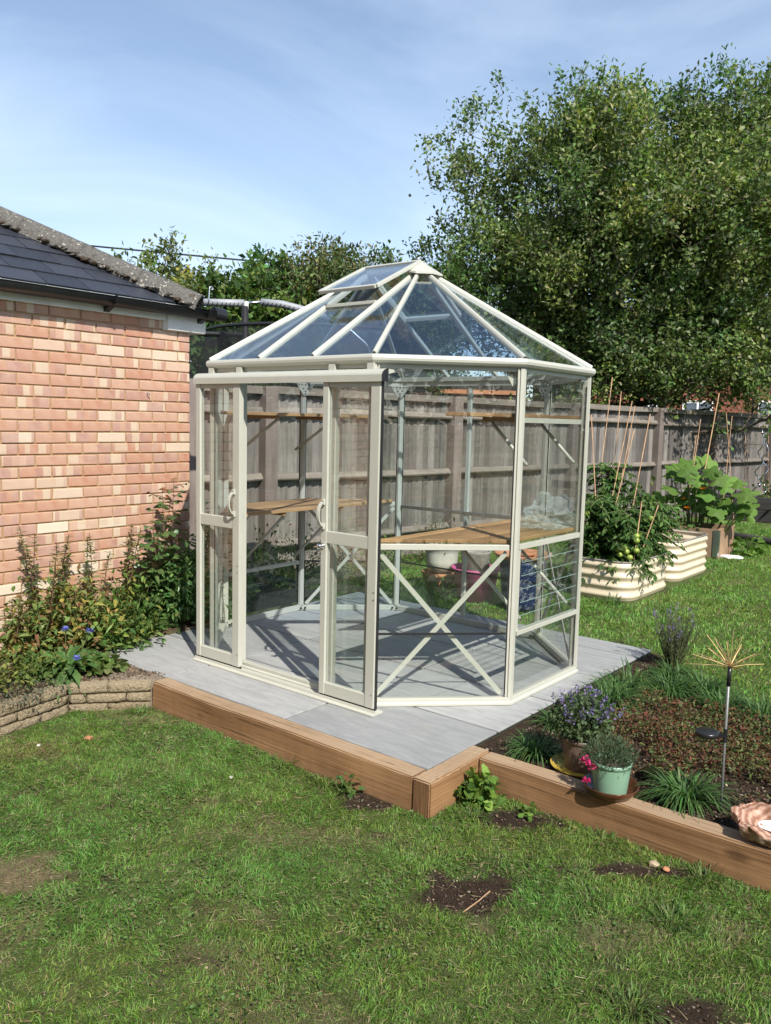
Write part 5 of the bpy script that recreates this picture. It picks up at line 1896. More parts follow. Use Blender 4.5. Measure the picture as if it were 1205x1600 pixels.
# solar firework light
t = thing('solar_light', 'solar stake light with a burst of golden wires in the flower bed', 'garden light', (2.505, -.885, -.03))
MB().tube([(0, 0, -.02), (-.004, .002, .3), (-.006, .003, .58)], .0055, 8).build('stake', 'stake', t, smooth=True)
MB().tube([(-.006, .003, .545), (-.006, .003, .625)], .0085, 10).build('collar', 'blackplastic', t, smooth=True)
w = MB()
for i in range(34):
    a = i * 2.399 + RNG.normal() * .15
    el = math.acos(1 - 1.02 * (i + .5) / 34)
    dd = Vector((math.cos(a) * math.sin(el), math.sin(a) * math.sin(el), math.cos(el)))
    L = RNG.uniform(.10, .16)
    p0 = Vector((-.006, .003, .622))
    w.tube([p0, p0 + dd * L * .5 + Vector((0, 0, .004)), p0 + dd * L], .0012, 4)
w.build('wire_burst', 'brass', t)
pn = MB().lathe([(0, -.012), (.036, -.012), (.046, -.004), (.048, .006), (.044, .012), (.038, .013), (0, .013)], 28).build('solar_panel', 'blackplastic', t, smooth=True, loc=(-.068, -.022, .335))
MB().bar((-.03, -.008, .335), (-.004, .002, .338), .014, .016).build('panel_arm', 'blackplastic', t)
MB().tube([(-.004, .002, .31), (-.004, .002, .365)], .0085, 10).build('clamp', 'blackplastic', t)
# stone dish at the right
bm = bmesh.new()
bmesh.ops.create_icosphere(bm, subdivisions=5, radius=1)
for v in bm.verts:
    c = v.co
    a = math.atan2(c.y, c.x)
    lob = 1 + .10 * math.sin(3 * a + 1) + .06 * math.sin(7 * a) + .03 * math.sin(13 * a + 2)
    rr = math.hypot(c.x, c.y)
    x_, y_, z_ = c.x * .150 * lob, c.y * .100 * lob, c.z * .050
    if c.z > 0:
        z_ = .042 + .010 * math.sin(5 * a) * rr - .045 * max(0, 1 - (rr / .72) ** 2) + .003 * math.sin(23 * a + 9 * rr)
    else:
        z_ = -.042 * abs(c.z) ** .6 + .042 * (1 - abs(c.z)) + .005 * math.sin(11 * a + 14 * c.z)
    v.co = Vector((x_, y_, z_))
me = bpy.data.meshes.new('stone_dish')
bm.to_mesh(me)
bm.free()
me.polygons.foreach_set('use_smooth', [True] * len(me.polygons))
dish = put('stone_dish', me, 'agate', None, (2.745, -1.035, .046))
dish.rotation_euler = (.18, -.05, .3)
tag(dish, 'rough banded brown stone dish with pale hollow on the sleeper', 'dish')
MB().lathe([(0, .0), (.035, .004), (.052, .010), (.058, .016)], 22, sx=1.1, sy=.62).build('crystal_hollow', 'white', dish, smooth=True, loc=(.005, 0, .0))
# leafy weed in the sleeper corner and seedlings
clump('leafy_weed', 'bright green leafy weed in the corner where the sleepers meet', (1.555, -1.235, ZL), 190, .088, .125, .046, .046, [[.12, .21, .035], [.15, .24, .045], [.09, .17, .03]], droop=.25, shape=(.35, 1, .7, .95), stems=14)
clump('seedling', 'small green seedling on bare soil by the long sleeper', (1.82, -1.215, ZL), 26, .05, .045, .030, .028, G_FRESH, stems=4, group='seedlings by the sleeper')
clump('seedling', 'tiny yellowish seedling further right on the bare soil', (1.99, -1.20, ZL), 12, .03, .05, .022, .016, [[.20, .22, .05]], stems=3, group='seedlings by the sleeper')
clump('leafy_weed', 'dark leafy weed at the foot of the patio sleeper', (1.06, -1.575, ZL), 46, .05, .09, .035, .024, G_MID, stems=5)
for (x, y, n, h, lab) in ((.62, -1.545, 60, .12, 'upright grass tuft at the middle of the patio sleeper'),
                          (-.50, -1.60, 110, .09, 'yellow green tuft at the left end of the patio sleeper'),
                          (2.95, -1.18, 90, .16, 'long grass tuft below the stone dish'),
                          (2.55, -1.20, 120, .10, 'thick grass tuft under the middle of the long sleeper'),
                          (2.15, -1.22, 160, .10, 'thick grass tuft below the green pot'),
                          (1.62, -1.38, 160, .09, 'grass tuft in front of the corner weed'),
                          (.90, -1.56, 60, .08, 'short grass tuft near the patio sleeper corner'),
                          (2.62, -2.05, 160, .10, 'rough grass tuft beside the bottom right bare patch'),
                          (2.55, -1.55, 120, .09, 'grass tuft on the right of the front lawn'),
                          (2.28, -1.62, 120, .08, 'grass tuft right of the round bare patch')):
    tuft('grass_tuft', lab, x, y, ZL, n, h * .45, h, .14, .0042, [[.085, .15, .03], [.11, .18, .04], [.07, .125, .028], [.14, .17, .06]], 'long grass tufts on the lawn', (.2, .9), 'grass tuft', .5)
n = 26000
x = RNG.uniform(-.9, 3.6, n)
y = RNG.uniform(-3.8, -1.15, n)
k0 = keep_front(x, y) & (fbm(x, y, .30, 131) > .55)
so, st = bare(x, y)
k0 &= RNG.random(n) > so
x, y = x[k0], y[k0]
n = len(x)
P = np.stack([x, y, ground_z(x, y) + RNG.uniform(.006, .022, n)], -1)
V, Fs, k = leaves2(P, rnd(n) * [1, 1, .25], UP + rnd(n, .35), RNG.uniform(.008, .018, n), RNG.uniform(.007, .014, n))
o = npmesh('lawn_clover', V, Fs, np.repeat(vary([[.10, .18, .045], [.13, .215, .06], [.075, .14, .035], [.17, .15, .07]], n, .2, .08), k, 0), 'grass')
stuff(o)
tag(o, 'clover and broad leaved weeds mixed into the front lawn', 'clover')
# small litter
for (x, y, s, mat, lab) in ((.56, -1.83, .009, 'enamel', 'small pale pebble on the lawn below the patio'), (2.37, -1.24, .020, 'bedding', 'cream stone chip at the foot of the long sleeper'), (2.42, -1.245, .014, 'terracotta', 'small reddish stone chip at the foot of the long sleeper'), (-.35, -2.02, .022, 'terracotta', 'orange brick fragment on the lawn by the stone wall'), (-.45, -2.24, .010, 'enamel', 'white pebble near the left edge of the lawn')):
    bm = bmesh.new()
    bmesh.ops.create_icosphere(bm, subdivisions=2, radius=s)
    for v in bm.verts:
        v.co *= 1 + RNG.normal() * .1
        v.co.z *= .6
    me = bpy.data.meshes.new('pebble')
    bm.to_mesh(me)
    bm.free()
    tag(put('pebble', me, mat, None, (x, y, ZL + .012)), lab, 'pebble', 'pebbles on the lawn')
tw = [(1.98, -1.99, ZL + .005), (2.005, -1.93, ZL + .03), (2.02, -1.88, ZL + .05)]
tag(MB().tube(tw, .0022, 5).build('twig', 'cane'), 'pale dry twig standing in the round bare patch', 'twig')

# ================================================================== BEHIND THE GREENHOUSE
def pot_thing(name, label, cat, loc, parts):
    t = thing(name, label, cat, loc)
    for nm, prof, mat in parts:
        MB().lathe(prof, 36).build(nm, mat, t, smooth=True)
    return t
t = pot_thing('terracotta_planter', 'decorated terracotta planter under the white enamel pot', 'planter', (-.93, 1.98, -.03),
          [('pot', [(0, 0), (.15, 0), (.175, .15), (.185, .155), (.185, .185), (.165, .185), (.155, .15), (0, .14)], 'terracotta')])
for k in range(5):
    a = -1.1 + k * .18
    MB().tube([(.165 * math.cos(a), .165 * math.sin(a), .05), (.180 * math.cos(a + .04), .180 * math.sin(a + .04), .09), (.172 * math.cos(a + .12), .172 * math.sin(a + .12), .115)], .008, 6).build('leaf_relief', 'terracotta', t)
pot_thing('enamel_pot', 'white enamel pot standing on the terracotta planter', 'pot', (-.93, 1.98, .158),
          [('bowl', [(0, 0), (.13, 0), (.15, .10), (.155, .17), (.168, .225), (.178, .23), (.172, .238), (.150, .225), (.14, .16), (0, .15)], 'enamel')])
clump('pot_plant', 'leafy green plant growing in the white enamel pot', (-.93, 1.98, .33), 120, .14, .12, .05, .03, G_MID)
pot_thing('plastic_tub', 'pink plastic tub behind the bench legs', 'tub', (-.47, 1.86, -.03),
          [('tub', [(0, 0), (.15, 0), (.205, .27), (.225, .285), (.222, .30), (.20, .285), (.145, .02), (0, .015)], 'pinktub')])
pot_thing('stone_pot', 'grey stone pot standing in the pink tub', 'pot', (-.49, 1.88, -.008),
          [('pot', [(0, 0), (.11, 0), (.13, .40), (.14, .42), (.12, .42), (.11, .38), (0, .36)], 'greystone')])
pot_thing('glazed_pot', 'dark blue glazed pot with panelled sides', 'pot', (.02, 1.82, -.03),
          [('pot', [(0, 0), (.145, 0), (.165, .10), (.195, .40), (.205, .44), (.19, .44), (.17, .38), (0, .36)], 'bluepot')])
pot_thing('terracotta_saucer', 'broad terracotta saucer lying on top of the blue pot', 'saucer', (.02, 1.82, .412),
          [('dish', [(0, 0), (.20, 0), (.245, .035), (.245, .05), (.225, .048), (.19, .02), (0, .018)], 'terracotta')])
pot_thing('small_bowl', 'small brown bowl resting in the terracotta saucer', 'bowl', (.03, 1.83, .432),
          [('bowl', [(0, 0), (.06, 0), (.10, .035), (.085, .04), (0, .02)], 'terracotta')])
clump('weed_clump', 'long grass beside the blue pot', (.42, 1.95, -.03), 150, .2, .16, .11, .010, G_FRESH, group='weeds along the fence', stems=0)
clump('weed_clump', 'long grass in front of the terracotta planter', (-1.0, 1.62, -.03), 220, .25, .16, .11, .010, G_FRESH, group='weeds along the fence', stems=0)
clump('weed_clump', 'long grass between the planter and the pink tub', (-.68, 1.70, -.03), 160, .2, .15, .11, .010, G_FRESH, group='weeds along the fence', stems=0)

# corrugated raised beds
def corrugated(label, x0, x1, y0, y1, h, rad, ncor, soil_z):
    t = thing('raised_bed', label, 'raised bed', ((x0 + x1) / 2, (y0 + y1) / 2, -.03), 'cream corrugated raised beds')
    hx, hy = (x1 - x0) / 2, (y1 - y0) / 2
    out = []
    for (cx, cy, a0) in ((hx - rad, hy - rad, 0), (-hx + rad, hy - rad, 90), (-hx + rad, -hy + rad, 180), (hx - rad, -hy + rad, 270)):
        for k in range(9):
            a = math.radians(a0 + 90 * k / 8)
            out.append((cx, cy, math.cos(a), math.sin(a)))
    V, Fc = [], []
    nz = ncor * 8
    m = len(out)
    for j in range(nz + 1):
        z = h * j / nz
        o = .017 * math.sin(2 * math.pi * ncor * j / nz - math.pi / 2) ** 1
        o = .020 * (1 - abs(math.sin(math.pi * ncor * j / nz + math.pi / 2)) ** 1.6)
        for (cx, cy, nx_, ny_) in out:
            V.append((cx + nx_ * (rad + o), cy + ny_ * (rad + o), z))
    for j in range(nz):
        for i in range(m):
            Fc.append((j * m + i, j * m + (i + 1) % m, (j + 1) * m + (i + 1) % m, (j + 1) * m + i))
    o = MB().add(V, Fc).build('corrugated_wall', 'cream', t, smooth=True)
    sf = o.modifiers.new('thickness', 'SOLIDIFY')
    sf.thickness = .004
    sf.offset = -1
    rim = [(cx + nx_ * (rad + .004), cy + ny_ * (rad + .004), h) for (cx, cy, nx_, ny_) in out]
    rim.append(rim[0])
    MB().tube(rim, .008, 6).build('rim', 'greystone', t, smooth=True)
    MB().prismz([(cx + nx_ * (rad - .012), cy + ny_ * (rad - .012)) for (cx, cy, nx_, ny_) in out], soil_z - .02, soil_z).build('soil', 'bark', t)
    return t
corrugated('cream corrugated steel bed full of tomato plants', -.02, .60, 2.72, 3.72, .36, .17, 4, .30)
corrugated('cream corrugated steel bed, empty with pale inside showing', -.12, .57, 4.0, 5.0, .42, .16, 5, .10)
# pallet collar bed
t = thing('pallet_bed', 'weathered pallet collar bed with galvanised corner hinges', 'raised bed', (-.15, 6.25, -.03))
MB().box(-.50, .50, -.312, -.290, .0, .36).build('side_board', 'pallet', t)
MB().box(-.50, .50, .290, .312, .0, .36).build('side_board', 'pallet', t)
MB().box(.502, .524, -.312, .312, .0, .365).build('end_board', 'pallet', t)
MB().box(-.524, -.502, -.312, .312, .0, .36).build('end_board', 'pallet', t)
for y in (-.318, .318):
    MB().box(.47, .53, y - .004, y + .004, .02, .35).build('corner_hinge', 'galv', t)
MB().box(.525, .530, -.312, -.25, .02, .35).build('corner_hinge', 'galv', t)
MB().box(-.495, .495, -.285, .285, .20, .25).build('soil', 'bark', t)
bm = bmesh.new()
bmesh.ops.create_icosphere(bm, subdivisions=2, radius=1)
for v in bm.verts:
    v.co = Vector((v.co.x * .17, v.co.y * .12, max(-.0, v.co.z) * .03)) * (1 + RNG.normal() * .12)
me = bpy.data.meshes.new('white_sack')
bm.to_mesh(me)
bm.free()
tag(put('white_sack', me, 'white', None, (.48, 6.15, -.02)), 'flat white scrap lying on the grass beside the pallet bed', 'scrap')
# black timber bed and log edging
t = thing('sleeper_bed', 'black timber raised bed in front of the far fence', 'raised bed', (.6, 10.7, -.03))
for z in (.0, .215):
    MB().box(-1.75, 1.8, -.10, .0, z, z + .21).build('timber', 'dark_wood', t, bevel=.01)
    MB().box(-1.75, -1.65, .002, 1.2, z, z + .21).build('timber', 'dark_wood', t, bevel=.01)
MB().box(-1.64, 1.7, .002, 1.2, .25, .34).build('soil', 'bark', t)
lg = MB()
lg.tube([(-.5, 8.25, .01), (.2, 7.95, .015), (.9, 7.62, .01), (1.6, 7.3, .01)], .055, 10)
tag(lg.build('log', 'dark_wood', None, smooth=True), 'dark timber log edging across the back lawn', 'log')

# tomato plants
def tomato(label, loc, h, r, n):
    t = thing('tomato_plant', label, 'tomato plant', loc, 'tomato plants in the raised bed')
    paths = [arc((0, 0, 0), (RNG.normal() * .1, RNG.normal() * .1, 1), h, 8, 0, .05) for _ in range(3)]
    PP, DD = [], []
    for i in range(n):
        pth = paths[i % 3]
        q, d = along(pth, .04 + .95 * RNG.random())
        a = RNG.uniform(0, 6.28)
        o = Vector((math.cos(a), math.sin(a), RNG.uniform(-.35, .5))).normalized()
        ln = r * RNG.uniform(.3, 1.05)
        tip = q + o * ln - Vector((0, 0, ln * .35))
        if i % 2 == 0:
            paths.append([q, q.lerp(tip, .5) + Vector((0, 0, .02)), tip])
        for s in np.linspace(.3, 1, 6):
            for al in (-1, 1):
                p = q.lerp(tip, float(s)) + Vector((0, 0, .02 * (1 - s)))
                sd = Vector((-o.y, o.x, 0)) * al
                PP.append(tuple(p)); DD.append(np.array(sd + o * .7) + rnd(1, .25)[0] - UP * .2)
    m = len(PP)
    V, Fs, k = leaves8(np.array(PP), np.array(DD), UP + rnd(m, .45), RNG.uniform(.035, .08, m), RNG.uniform(.018, .034, m), .14, .4)
    foliage('leaves', V, Fs, vary([[.06, .125, .03], [.08, .155, .038], [.045, .095, .024], [.11, .185, .05]], m, .25, .08), k, 'leaf', t)
    stems_mesh(paths, .005, .003, 5).build('stems', 'stem', t)
    return t
tz = .27
T1 = tomato('bushy tomato plant at the near left of the cream bed', (.12, 2.95, tz), .64, .30, 230)
T2 = tomato('bushy tomato plant with green fruit at the near right of the cream bed', (.44, 2.96, tz), .52, .30, 230)
T3 = tomato('tall tomato plant against the canes at the left of the cream bed', (.02, 3.35, tz), .95, .22, 150)
T4 = tomato('tomato plant at the far right of the cream bed', (.45, 3.45, tz), .58, .28, 180)
T5 = tomato('thin tomato shoot in the middle of the cream bed', (.25, 3.52, tz), .80, .15, 60)
def fruits(t, pts):
    for p in pts:
        o = MB().lathe([(0, -.026), (.018, -.022), (.029, -.006), (.029, .008), (.018, .022), (.004, .025), (0, .023)], 14).build('tomato', 'tomato', t, smooth=True, loc=p)
fruits(T2, [(.10, -.20, .16), (.05, -.22, .13), (.13, -.19, .11), (.08, -.215, .19), (.17, -.14, .17), (.155, -.12, .30), (.16, -.13, .26), (.02, -.20, .17)])
fruits(T1, [(-.02, -.20, .45), (.03, -.21, .47)])
fruits(T4, [(.10, -.18, .42), (.05, -.17, .40)])
# canes
def cane(p0, p1, r=.0055, label=None):
    p0, p1 = Vector(p0), Vector(p1)
    mb = MB()
    n = 8
    for k in range(n):
        mb.tube([p0.lerp(p1, k / n), p0.lerp(p1, (k + .97) / n), p0.lerp(p1, (k + .985) / n), p0.lerp(p1, (k + 1) / n)], [r, r, r * 1.3, r], 6)
    return tag(mb.build('bamboo_cane', 'cane', None, smooth=True), label, 'cane', 'bamboo canes in the vegetable beds')
CANES = [((.045, 2.95, 1.65), (.20, 2.95, .26), 'cane leaning left at the near corner of the tomato bed'),
         ((-.01, 3.5, 2.03), (-.14, 3.5, .26), 'tallest grey cane at the left of the tomato bed'),
         ((.09, 3.5, 1.89), (.02, 3.5, .26), 'second tall cane from the left in the tomato bed'),
         ((.29, 3.3, 1.79), (.05, 3.3, .26), 'leaning cane third from the left in the tomato bed'),
         ((.28, 3.4, 1.75), (.08, 3.4, .26), 'slim cane crossing the leaning one in the tomato bed'),
         ((.41, 3.1, 1.52), (.16, 3.1, .26), 'short dark leaning cane in the middle of the tomato bed'),
         ((.433, 3.4, 1.67), (.25, 3.4, .26), 'rightmost tall cane in the tomato bed'),
         ((.628, 2.83, .89), (.575, 2.84, .26), 'short cane propping the near tomato fruit'),
         ((.76, 2.88, .86), (.56, 2.95, .26), 'short cane sticking out at the bed corner'),
         ((.02, 6.1, 1.66), (-.10, 6.1, .18), 'cane behind the squash leaves on the left'),
         ((-.055, 6.2, 1.46), (-.13, 6.2, .18), 'shorter cane beside it in the squash bed'),
         ((.19, 6.2, 1.985), (-.02, 6.2, .18), 'thick leaning cane above the squash leaves'),
         ((-.551, 9.0, 1.80), (-.30, 9.0, -.05), 'left cane of the crossed pair in front of the far fence'),
         ((-.461, 9.0, 1.75), (-.52, 9.0, -.05), 'right cane of the crossed pair in front of the far fence'),
         ((-.781, 10.95, 1.45), (-.73, 10.95, .28), 'upright cane in the black timber bed'),
         ((-.744, 10.95, 1.22), (-.64, 10.95, .28), 'leaning cane next to the upright one in the black bed'),
         ((-.465, 10.95, 2.33), (-.33, 10.95, .28), 'very tall cane at the right edge by the spiral stakes'),
         ((-1.02, 10.93, 1.305), (.20, 10.93, 1.265), 'horizontal cane tied across in the black bed')]
for a, b_, lab in CANES:
    cane(a, b_, .0065 if 'thick' in lab else .0045, lab)
for i, (x, ph, lab) in enumerate(((-.53, 0, 'left galvanised spiral stake by the far fence'), (-.40, 2.2, 'right galvanised spiral stake by the far fence'))):
    pts = []
    for k in range(46):
        z = .28 + 1.05 * k / 45
        rr = .052 if k < 40 else .03
        xx = x + (.06 if i == 0 else -.01) * (k / 45)
        pts.append((xx + math.cos(k * .42 + ph) * rr, 10.86 + math.sin(k * .42 + ph) * rr, z))
    e = pts[-1]
    pts += [(e[0] - .03 + i * .06, e[1], e[2] + .14), (e[0] - .08 + i * .12, e[1], e[2] + .28)]
    tag(MB().tube(pts, .011, 7).build('spiral_stake', 'chrome', None, smooth=True), lab, 'plant stake', 'spiral plant stakes')
# squash
def lobed_leaf(mb_v, mb_f, mb_c, p, size, nrm, yaw, col):
    n = Vector(nrm).normalized()
    u = Vector((math.cos(yaw), math.sin(yaw), 0))
    u = (u - n * u.dot(n)).normalized()
    w = n.cross(u)
    N = 26
    o = len(mb_v)
    mb_v.append(tuple(p))
    for ring_ in (.55, 1.0):
        for k in range(N):
            a = 2 * math.pi * k / N
            lob = .58 + .42 * abs(math.cos(2.5 * a)) ** 1.3 if ring_ == 1 else .62
            notch = 1 - .75 * math.exp(-((a - math.pi) / .28) ** 2)
            r = size * ring_ * lob * notch * (1 + RNG.normal() * .03)
            q = Vector(p) + u * math.cos(a) * r + w * math.sin(a) * r * .95 + n * (-.22 * size * ring_ ** 2 + .05 * size * math.sin(5 * a) * ring_)
            mb_v.append(tuple(q))
    for k in range(N):
        mb_f.append((o, o + 1 + k, o + 1 + (k + 1) % N))
        mb_f.append((o + 1 + k, o + 1 + N + k, o + 1 + N + (k + 1) % N))
        mb_f.append((o + 1 + k, o + 1 + N + (k + 1) % N, o + 1 + (k + 1) % N))
    mb_c += [col] * (1 + 2 * N)
t = thing('squash_plant', 'squash plant with big bright green leaves spilling over the pallet bed', 'squash plant', (0, 6.2, .2))
SQ = [(-.336, 1.04), (-.165, .93), (-.05, 1.02), (.06, 1.13), (.223, 1.03), (.008, .74), (.203, .755), (.389, .85), (.136, .60), (.30, .52), (.45, .62), (-.109, .69), (-.238, .80), (.60, .55), (.075, .92), (-.166, .563), (.362, .687), (.50, .89), (.62, .78), (-.3, .66), (.12, .82), (.30, .95)]
paths = []
for (x, z) in SQ + [(q[0] + RNG.normal() * .08, q[1] - .08 + RNG.normal() * .06) for q in SQ[::2]]:
    y = RNG.uniform(-.30, .15)
    nrm = (RNG.normal() * .4 + .35, -.8 + RNG.normal() * .35, 1)
    vv, ff, cc = [], [], []
    col = vary([[.115, .21, .038], [.14, .235, .05], [.095, .18, .032]], 1, .15, .05)[0]
    lobed_leaf(vv, ff, cc, (x, y, z - .2), RNG.uniform(.11, .18), nrm, RNG.uniform(0, 6.28), col)
    npmesh('leaf', np.array(vv), np.array(ff), np.array(cc), 'leaf', t)
    paths.append([Vector((x * .5, y * .3, 0)), Vector((x * .8, y * .8, (z - .2) * .6)), Vector((x, y, z - .2))])
stems_mesh(paths, .009, .006, 6).build('stalks', 'stem', t)
for (x, y, z) in ((.148, -.22, .60), (-.03, -.22, .35), (-.11, -.15, .45)):
    m = 9
    a = np.linspace(0, 6.28, m)
    D = np.stack([np.cos(a), np.sin(a) - .6, np.full(m, .8)], -1)
    V, Fs, k = leaves8(np.tile(np.array([x, y, z]), (m, 1)), D, rnd(m, .3) + UP, np.full(m, .06), np.full(m, .035), .1, .2)
    foliage('flower', V, Fs, vary([[.70, .28, .02]], m, .1, .04), k, 'petal', t)
clump('leafy_vegetable', 'dark leafy plant with upright stalk left of the squash', (-.42, 6.05, .2), 130, .22, .62, .14, .07, G_MID + G_FRESH, dens=.4, stems=8)
clump('leafy_vegetable', 'low herbs along the front of the pallet bed', (-.05, 6.0, .2), 160, .30, .18, .07, .04, G_MID + G_FRESH)
clump('leafy_vegetable', 'bean plants in the black timber bed', (-.2, 11.0, .28), 240, .5, .45, .10, .06, G_MID + G_FRESH, dens=.5)
clump('leafy_vegetable', 'leafy crops at the right end of the black timber bed', (.6, 11.1, .28), 240, .5, .5, .10, .06, G_FRESH + G_MID)
clump('leafy_vegetable', 'round leaved runner on the grass beside the pallet bed', (.58, 6.55, -.03), 40, .2, .28, .12, .11, G_FRESH, stems=5)
tuft('grass_tuft', 'long grass tuft at the foot of the tomato bed', .52, 2.60, -.03, 90, .08, .2, .16, .006, LIR, 'long grass tufts on the lawn', (.3, .9), 'grass tuft')

# ================================================================== TREES
def tube_np(segs, n=6):
    """segs: list of (p0,p1,r0,r1)"""
    V, Fc = [], []
    for (p0, p1, r0, r1) in segs:
        d = (p1 - p0)
        if d.length < 1e-4:
            continue
        d.normalize()
        u = d.cross(Vector((.3, .2, 1))).normalized()
        w = d.cross(u)
        o = len(V)
        for P, r in ((p0, r0), (p1, r1)):
            for k in range(n):
                a = 2 * math.pi * k / n
                V.append(P + (u * math.cos(a) + w * math.sin(a)) * r)
        for k in range(n):
            Fc.append((o + k, o + (k + 1) % n, o + n + (k + 1) % n, o + n + k))
    return MB().add(V, Fc)
RT = np.array([.7756, .6311, 0])      # horizontal axis of the garden's long view, used to lay out crowns
FW = np.array([-.6311, .7756, 0])
def tree(name, label, base, blobs, ntwig, per, leafL, leafW, pal, trunk_r, hole=.0, twig=(.45, .9), upb=.6, mat='leaf', seed=1, group=None, shell=.45, trunk_top=None, bough=.26):
    """blobs: (across, z, rx, rz, depth offset, depth radius) relative to base"""
    t = thing(name, label, 'tree', tuple(base), group)
    r = np.random.default_rng(seed)
    vol = np.array([b[2] * b[3] for b in blobs])
    vol = vol / vol.sum()
    # boughs first, then the twigs of each bough round it
    cen, cout = [], []
    nb = max(8, ntwig // 9)
    while len(cen) < nb:
        b = blobs[r.choice(len(blobs), p=vol)]
        d = unit(r.normal(size=(1, 3)))[0]
        rad = r.random() ** shell
        q = np.array([d[0] * b[2], d[1] * b[5], d[2] * b[3]]) * rad
        P = RT * (b[0] + q[0]) + FW * (b[4] + q[1]) + UP * (b[1] + q[2])
        if hole:
            hn = math.sin(P[0] * 1.9 + 1.3 * P[2]) + math.sin(P[1] * 1.7 - 2.1 * P[2] + 1) + math.sin(P[2] * 2.3 + P[0] * 1.1 + 2)
            if hn < -1.5 + hole and r.random() < .85:
                continue
        if P[2] < .3:
            continue
        cen.append(P)
        cout.append(unit(RT * d[0] + FW * d[1] + UP * d[2]))
    cen, cout = np.array(cen), np.array(cout)
    bi_ = np.repeat(np.arange(nb), 9)
    sz = bough * r.uniform(.6, 1.3, nb)
    pts = cen[bi_] + r.normal(size=(len(bi_), 3)) * sz[bi_][:, None] * np.array([1, 1, .7])
    pts[:, 2] = np.maximum(pts[:, 2], .3)
    outs = unit(cout[bi_] + unit(pts - cen[bi_]) * .8)
    tone = r.normal(size=nb) * .16
    hue = r.normal(size=nb) * .12
    D = unit(outs * .65 + UP * upb + r.normal(size=pts.shape) * .33)
    L = r.uniform(*twig, len(pts))
    # limbs
    segs = []
    top = trunk_top if trunk_top else max(b[1] for b in blobs) * .75
    tp = [Vector((0, 0, -.3))]
    for k in range(7):
        f = (k + 1) / 7
        tp.append(Vector((RNG.normal() * .10 * f, RNG.normal() * .10 * f, top * f)))
    for k in range(7):
        segs.append((tp[k], tp[k + 1], trunk_r * (1 - .12 * k), trunk_r * (1 - .12 * (k + 1))))
    nn = len(tp) - 2 + 2 * len(pts)
    NP = np.full((nn, 3), 1e6)
    NR = np.zeros(nn)
    for k, q in enumerate(tp[2:]):
        NP[k] = q
        NR[k] = trunk_r * .5
    cnt = len(tp) - 2
    order = np.argsort(np.linalg.norm(pts, axis=1))
    for j, i in enumerate(order):
        P = pts[i]
        dist = np.linalg.norm(NP[:cnt] - P, axis=1) + np.where(NP[:cnt, 2] > P[2], 2.0, 0)
        bi = int(np.argmin(dist))
        rr = max(.006, NR[bi] * .62)
        b0 = Vector(NP[bi])
        mid = b0.lerp(Vector(P), .5) + Vector((RNG.normal() * .06, RNG.normal() * .06, .05))
        segs.append((b0, mid, rr, rr * .85))
        segs.append((mid, Vector(P), rr * .85, rr * .7))
        segs.append((Vector(P), Vector(P + D[i] * L[i]), rr * .7, .003))
        NP[cnt], NR[cnt] = mid, rr * .85
        NP[cnt + 1], NR[cnt + 1] = P, rr * .7
        cnt += 2
    tube_np(segs).build('trunk', 'bark', t)
    ti = np.repeat(np.arange(len(pts)), per)
    m = len(ti)
    s = r.random(m)
    P = pts[ti] + D[ti] * (L[ti] * s)[:, None] + r.normal(size=(m, 3)) * (.055 + .11 * (1 - s))[:, None]
    dl = unit(D[ti] * .5 + r.normal(size=(m, 3)) * .7)
    V, F_, k = leaves2(P, dl, UP * .6 + outs[ti] * .4 + r.normal(size=(m, 3)) * .55, leafL * r.uniform(.45, 1.35, m), leafW * r.uniform(.5, 1.3, m))
    c = vary(pal, m, .26, .08) * (1 + tone[bi_[ti]])[:, None] * (1 + hue[bi_[ti]][:, None] * np.array([1.0, .25, -.4]))
    foliage('crown', V, F_, c, k, mat, t)
    return t
K = 15 / 1280.
def B(px, py, rx, rz, dep=0, dr=2.4, base_px=990, k=K):
    return ((px - base_px) * k, 1.55 + .03 + (668 - py) * k, rx * k, rz * k, dep, dr)
WIL = [[.110, .175, .042], [.140, .205, .052], [.170, .215, .072], [.085, .140, .034], [.245, .275, .155]]
tree('broadleaf_tree', 'large spreading broadleaf tree beyond the fence on the right', (-2.59, 10.32, -.03),
     [B(965, 385, 218, 185, 0, 2.6), B(965, 385, 210, 175, -1.0, 1.6), B(1150, 400, 140, 205, 0, 2.3), B(1110, 215, 52, 50, 0, .9), B(1045, 240, 75, 55, 0, 1.0), B(1165, 250, 50, 55, 0, .9), B(705, 305, 16, 20, 0, .35), B(762, 275, 34, 40, 0, .6), B(865, 225, 38, 36, 0, .6),
      B(1000, 540, 200, 85, -.4, 1.8), B(1120, 575, 150, 75, -.6, 1.5), B(905, 570, 110, 80, -.5, 1.4), B(805, 470, 95, 85, .1, 1.5), B(748, 420, 40, 60, 0, .9)],
     3700, 56, .090, .054, WIL, .17, hole=.02, twig=(.22, .48), seed=5, trunk_top=4.6, shell=.42, bough=.28)
def HB(px, py, rx, rz, bx, d, dr=1.2, dep=0):
    return B(px, py, rx, rz, dep, dr, bx, d / 1280.)
tree('garden_tree', 'thin yellow green tree rising behind the garage roof', (-7.68, 3.81, -.03),
     [HB(250, 472, 60, 45, 260, 13, .9), HB(300, 482, 45, 45, 260, 13, .9), HB(215, 452, 30, 28, 260, 13, .5), HB(290, 452, 26, 24, 260, 13, .5), HB(240, 552, 70, 60, 260, 13, 1.0)], 95, 60, .095, .05, [[.17, .20, .055], [.22, .23, .07], [.11, .15, .04]], .07, twig=(.18, .45), seed=8, group='trees beyond the fence')
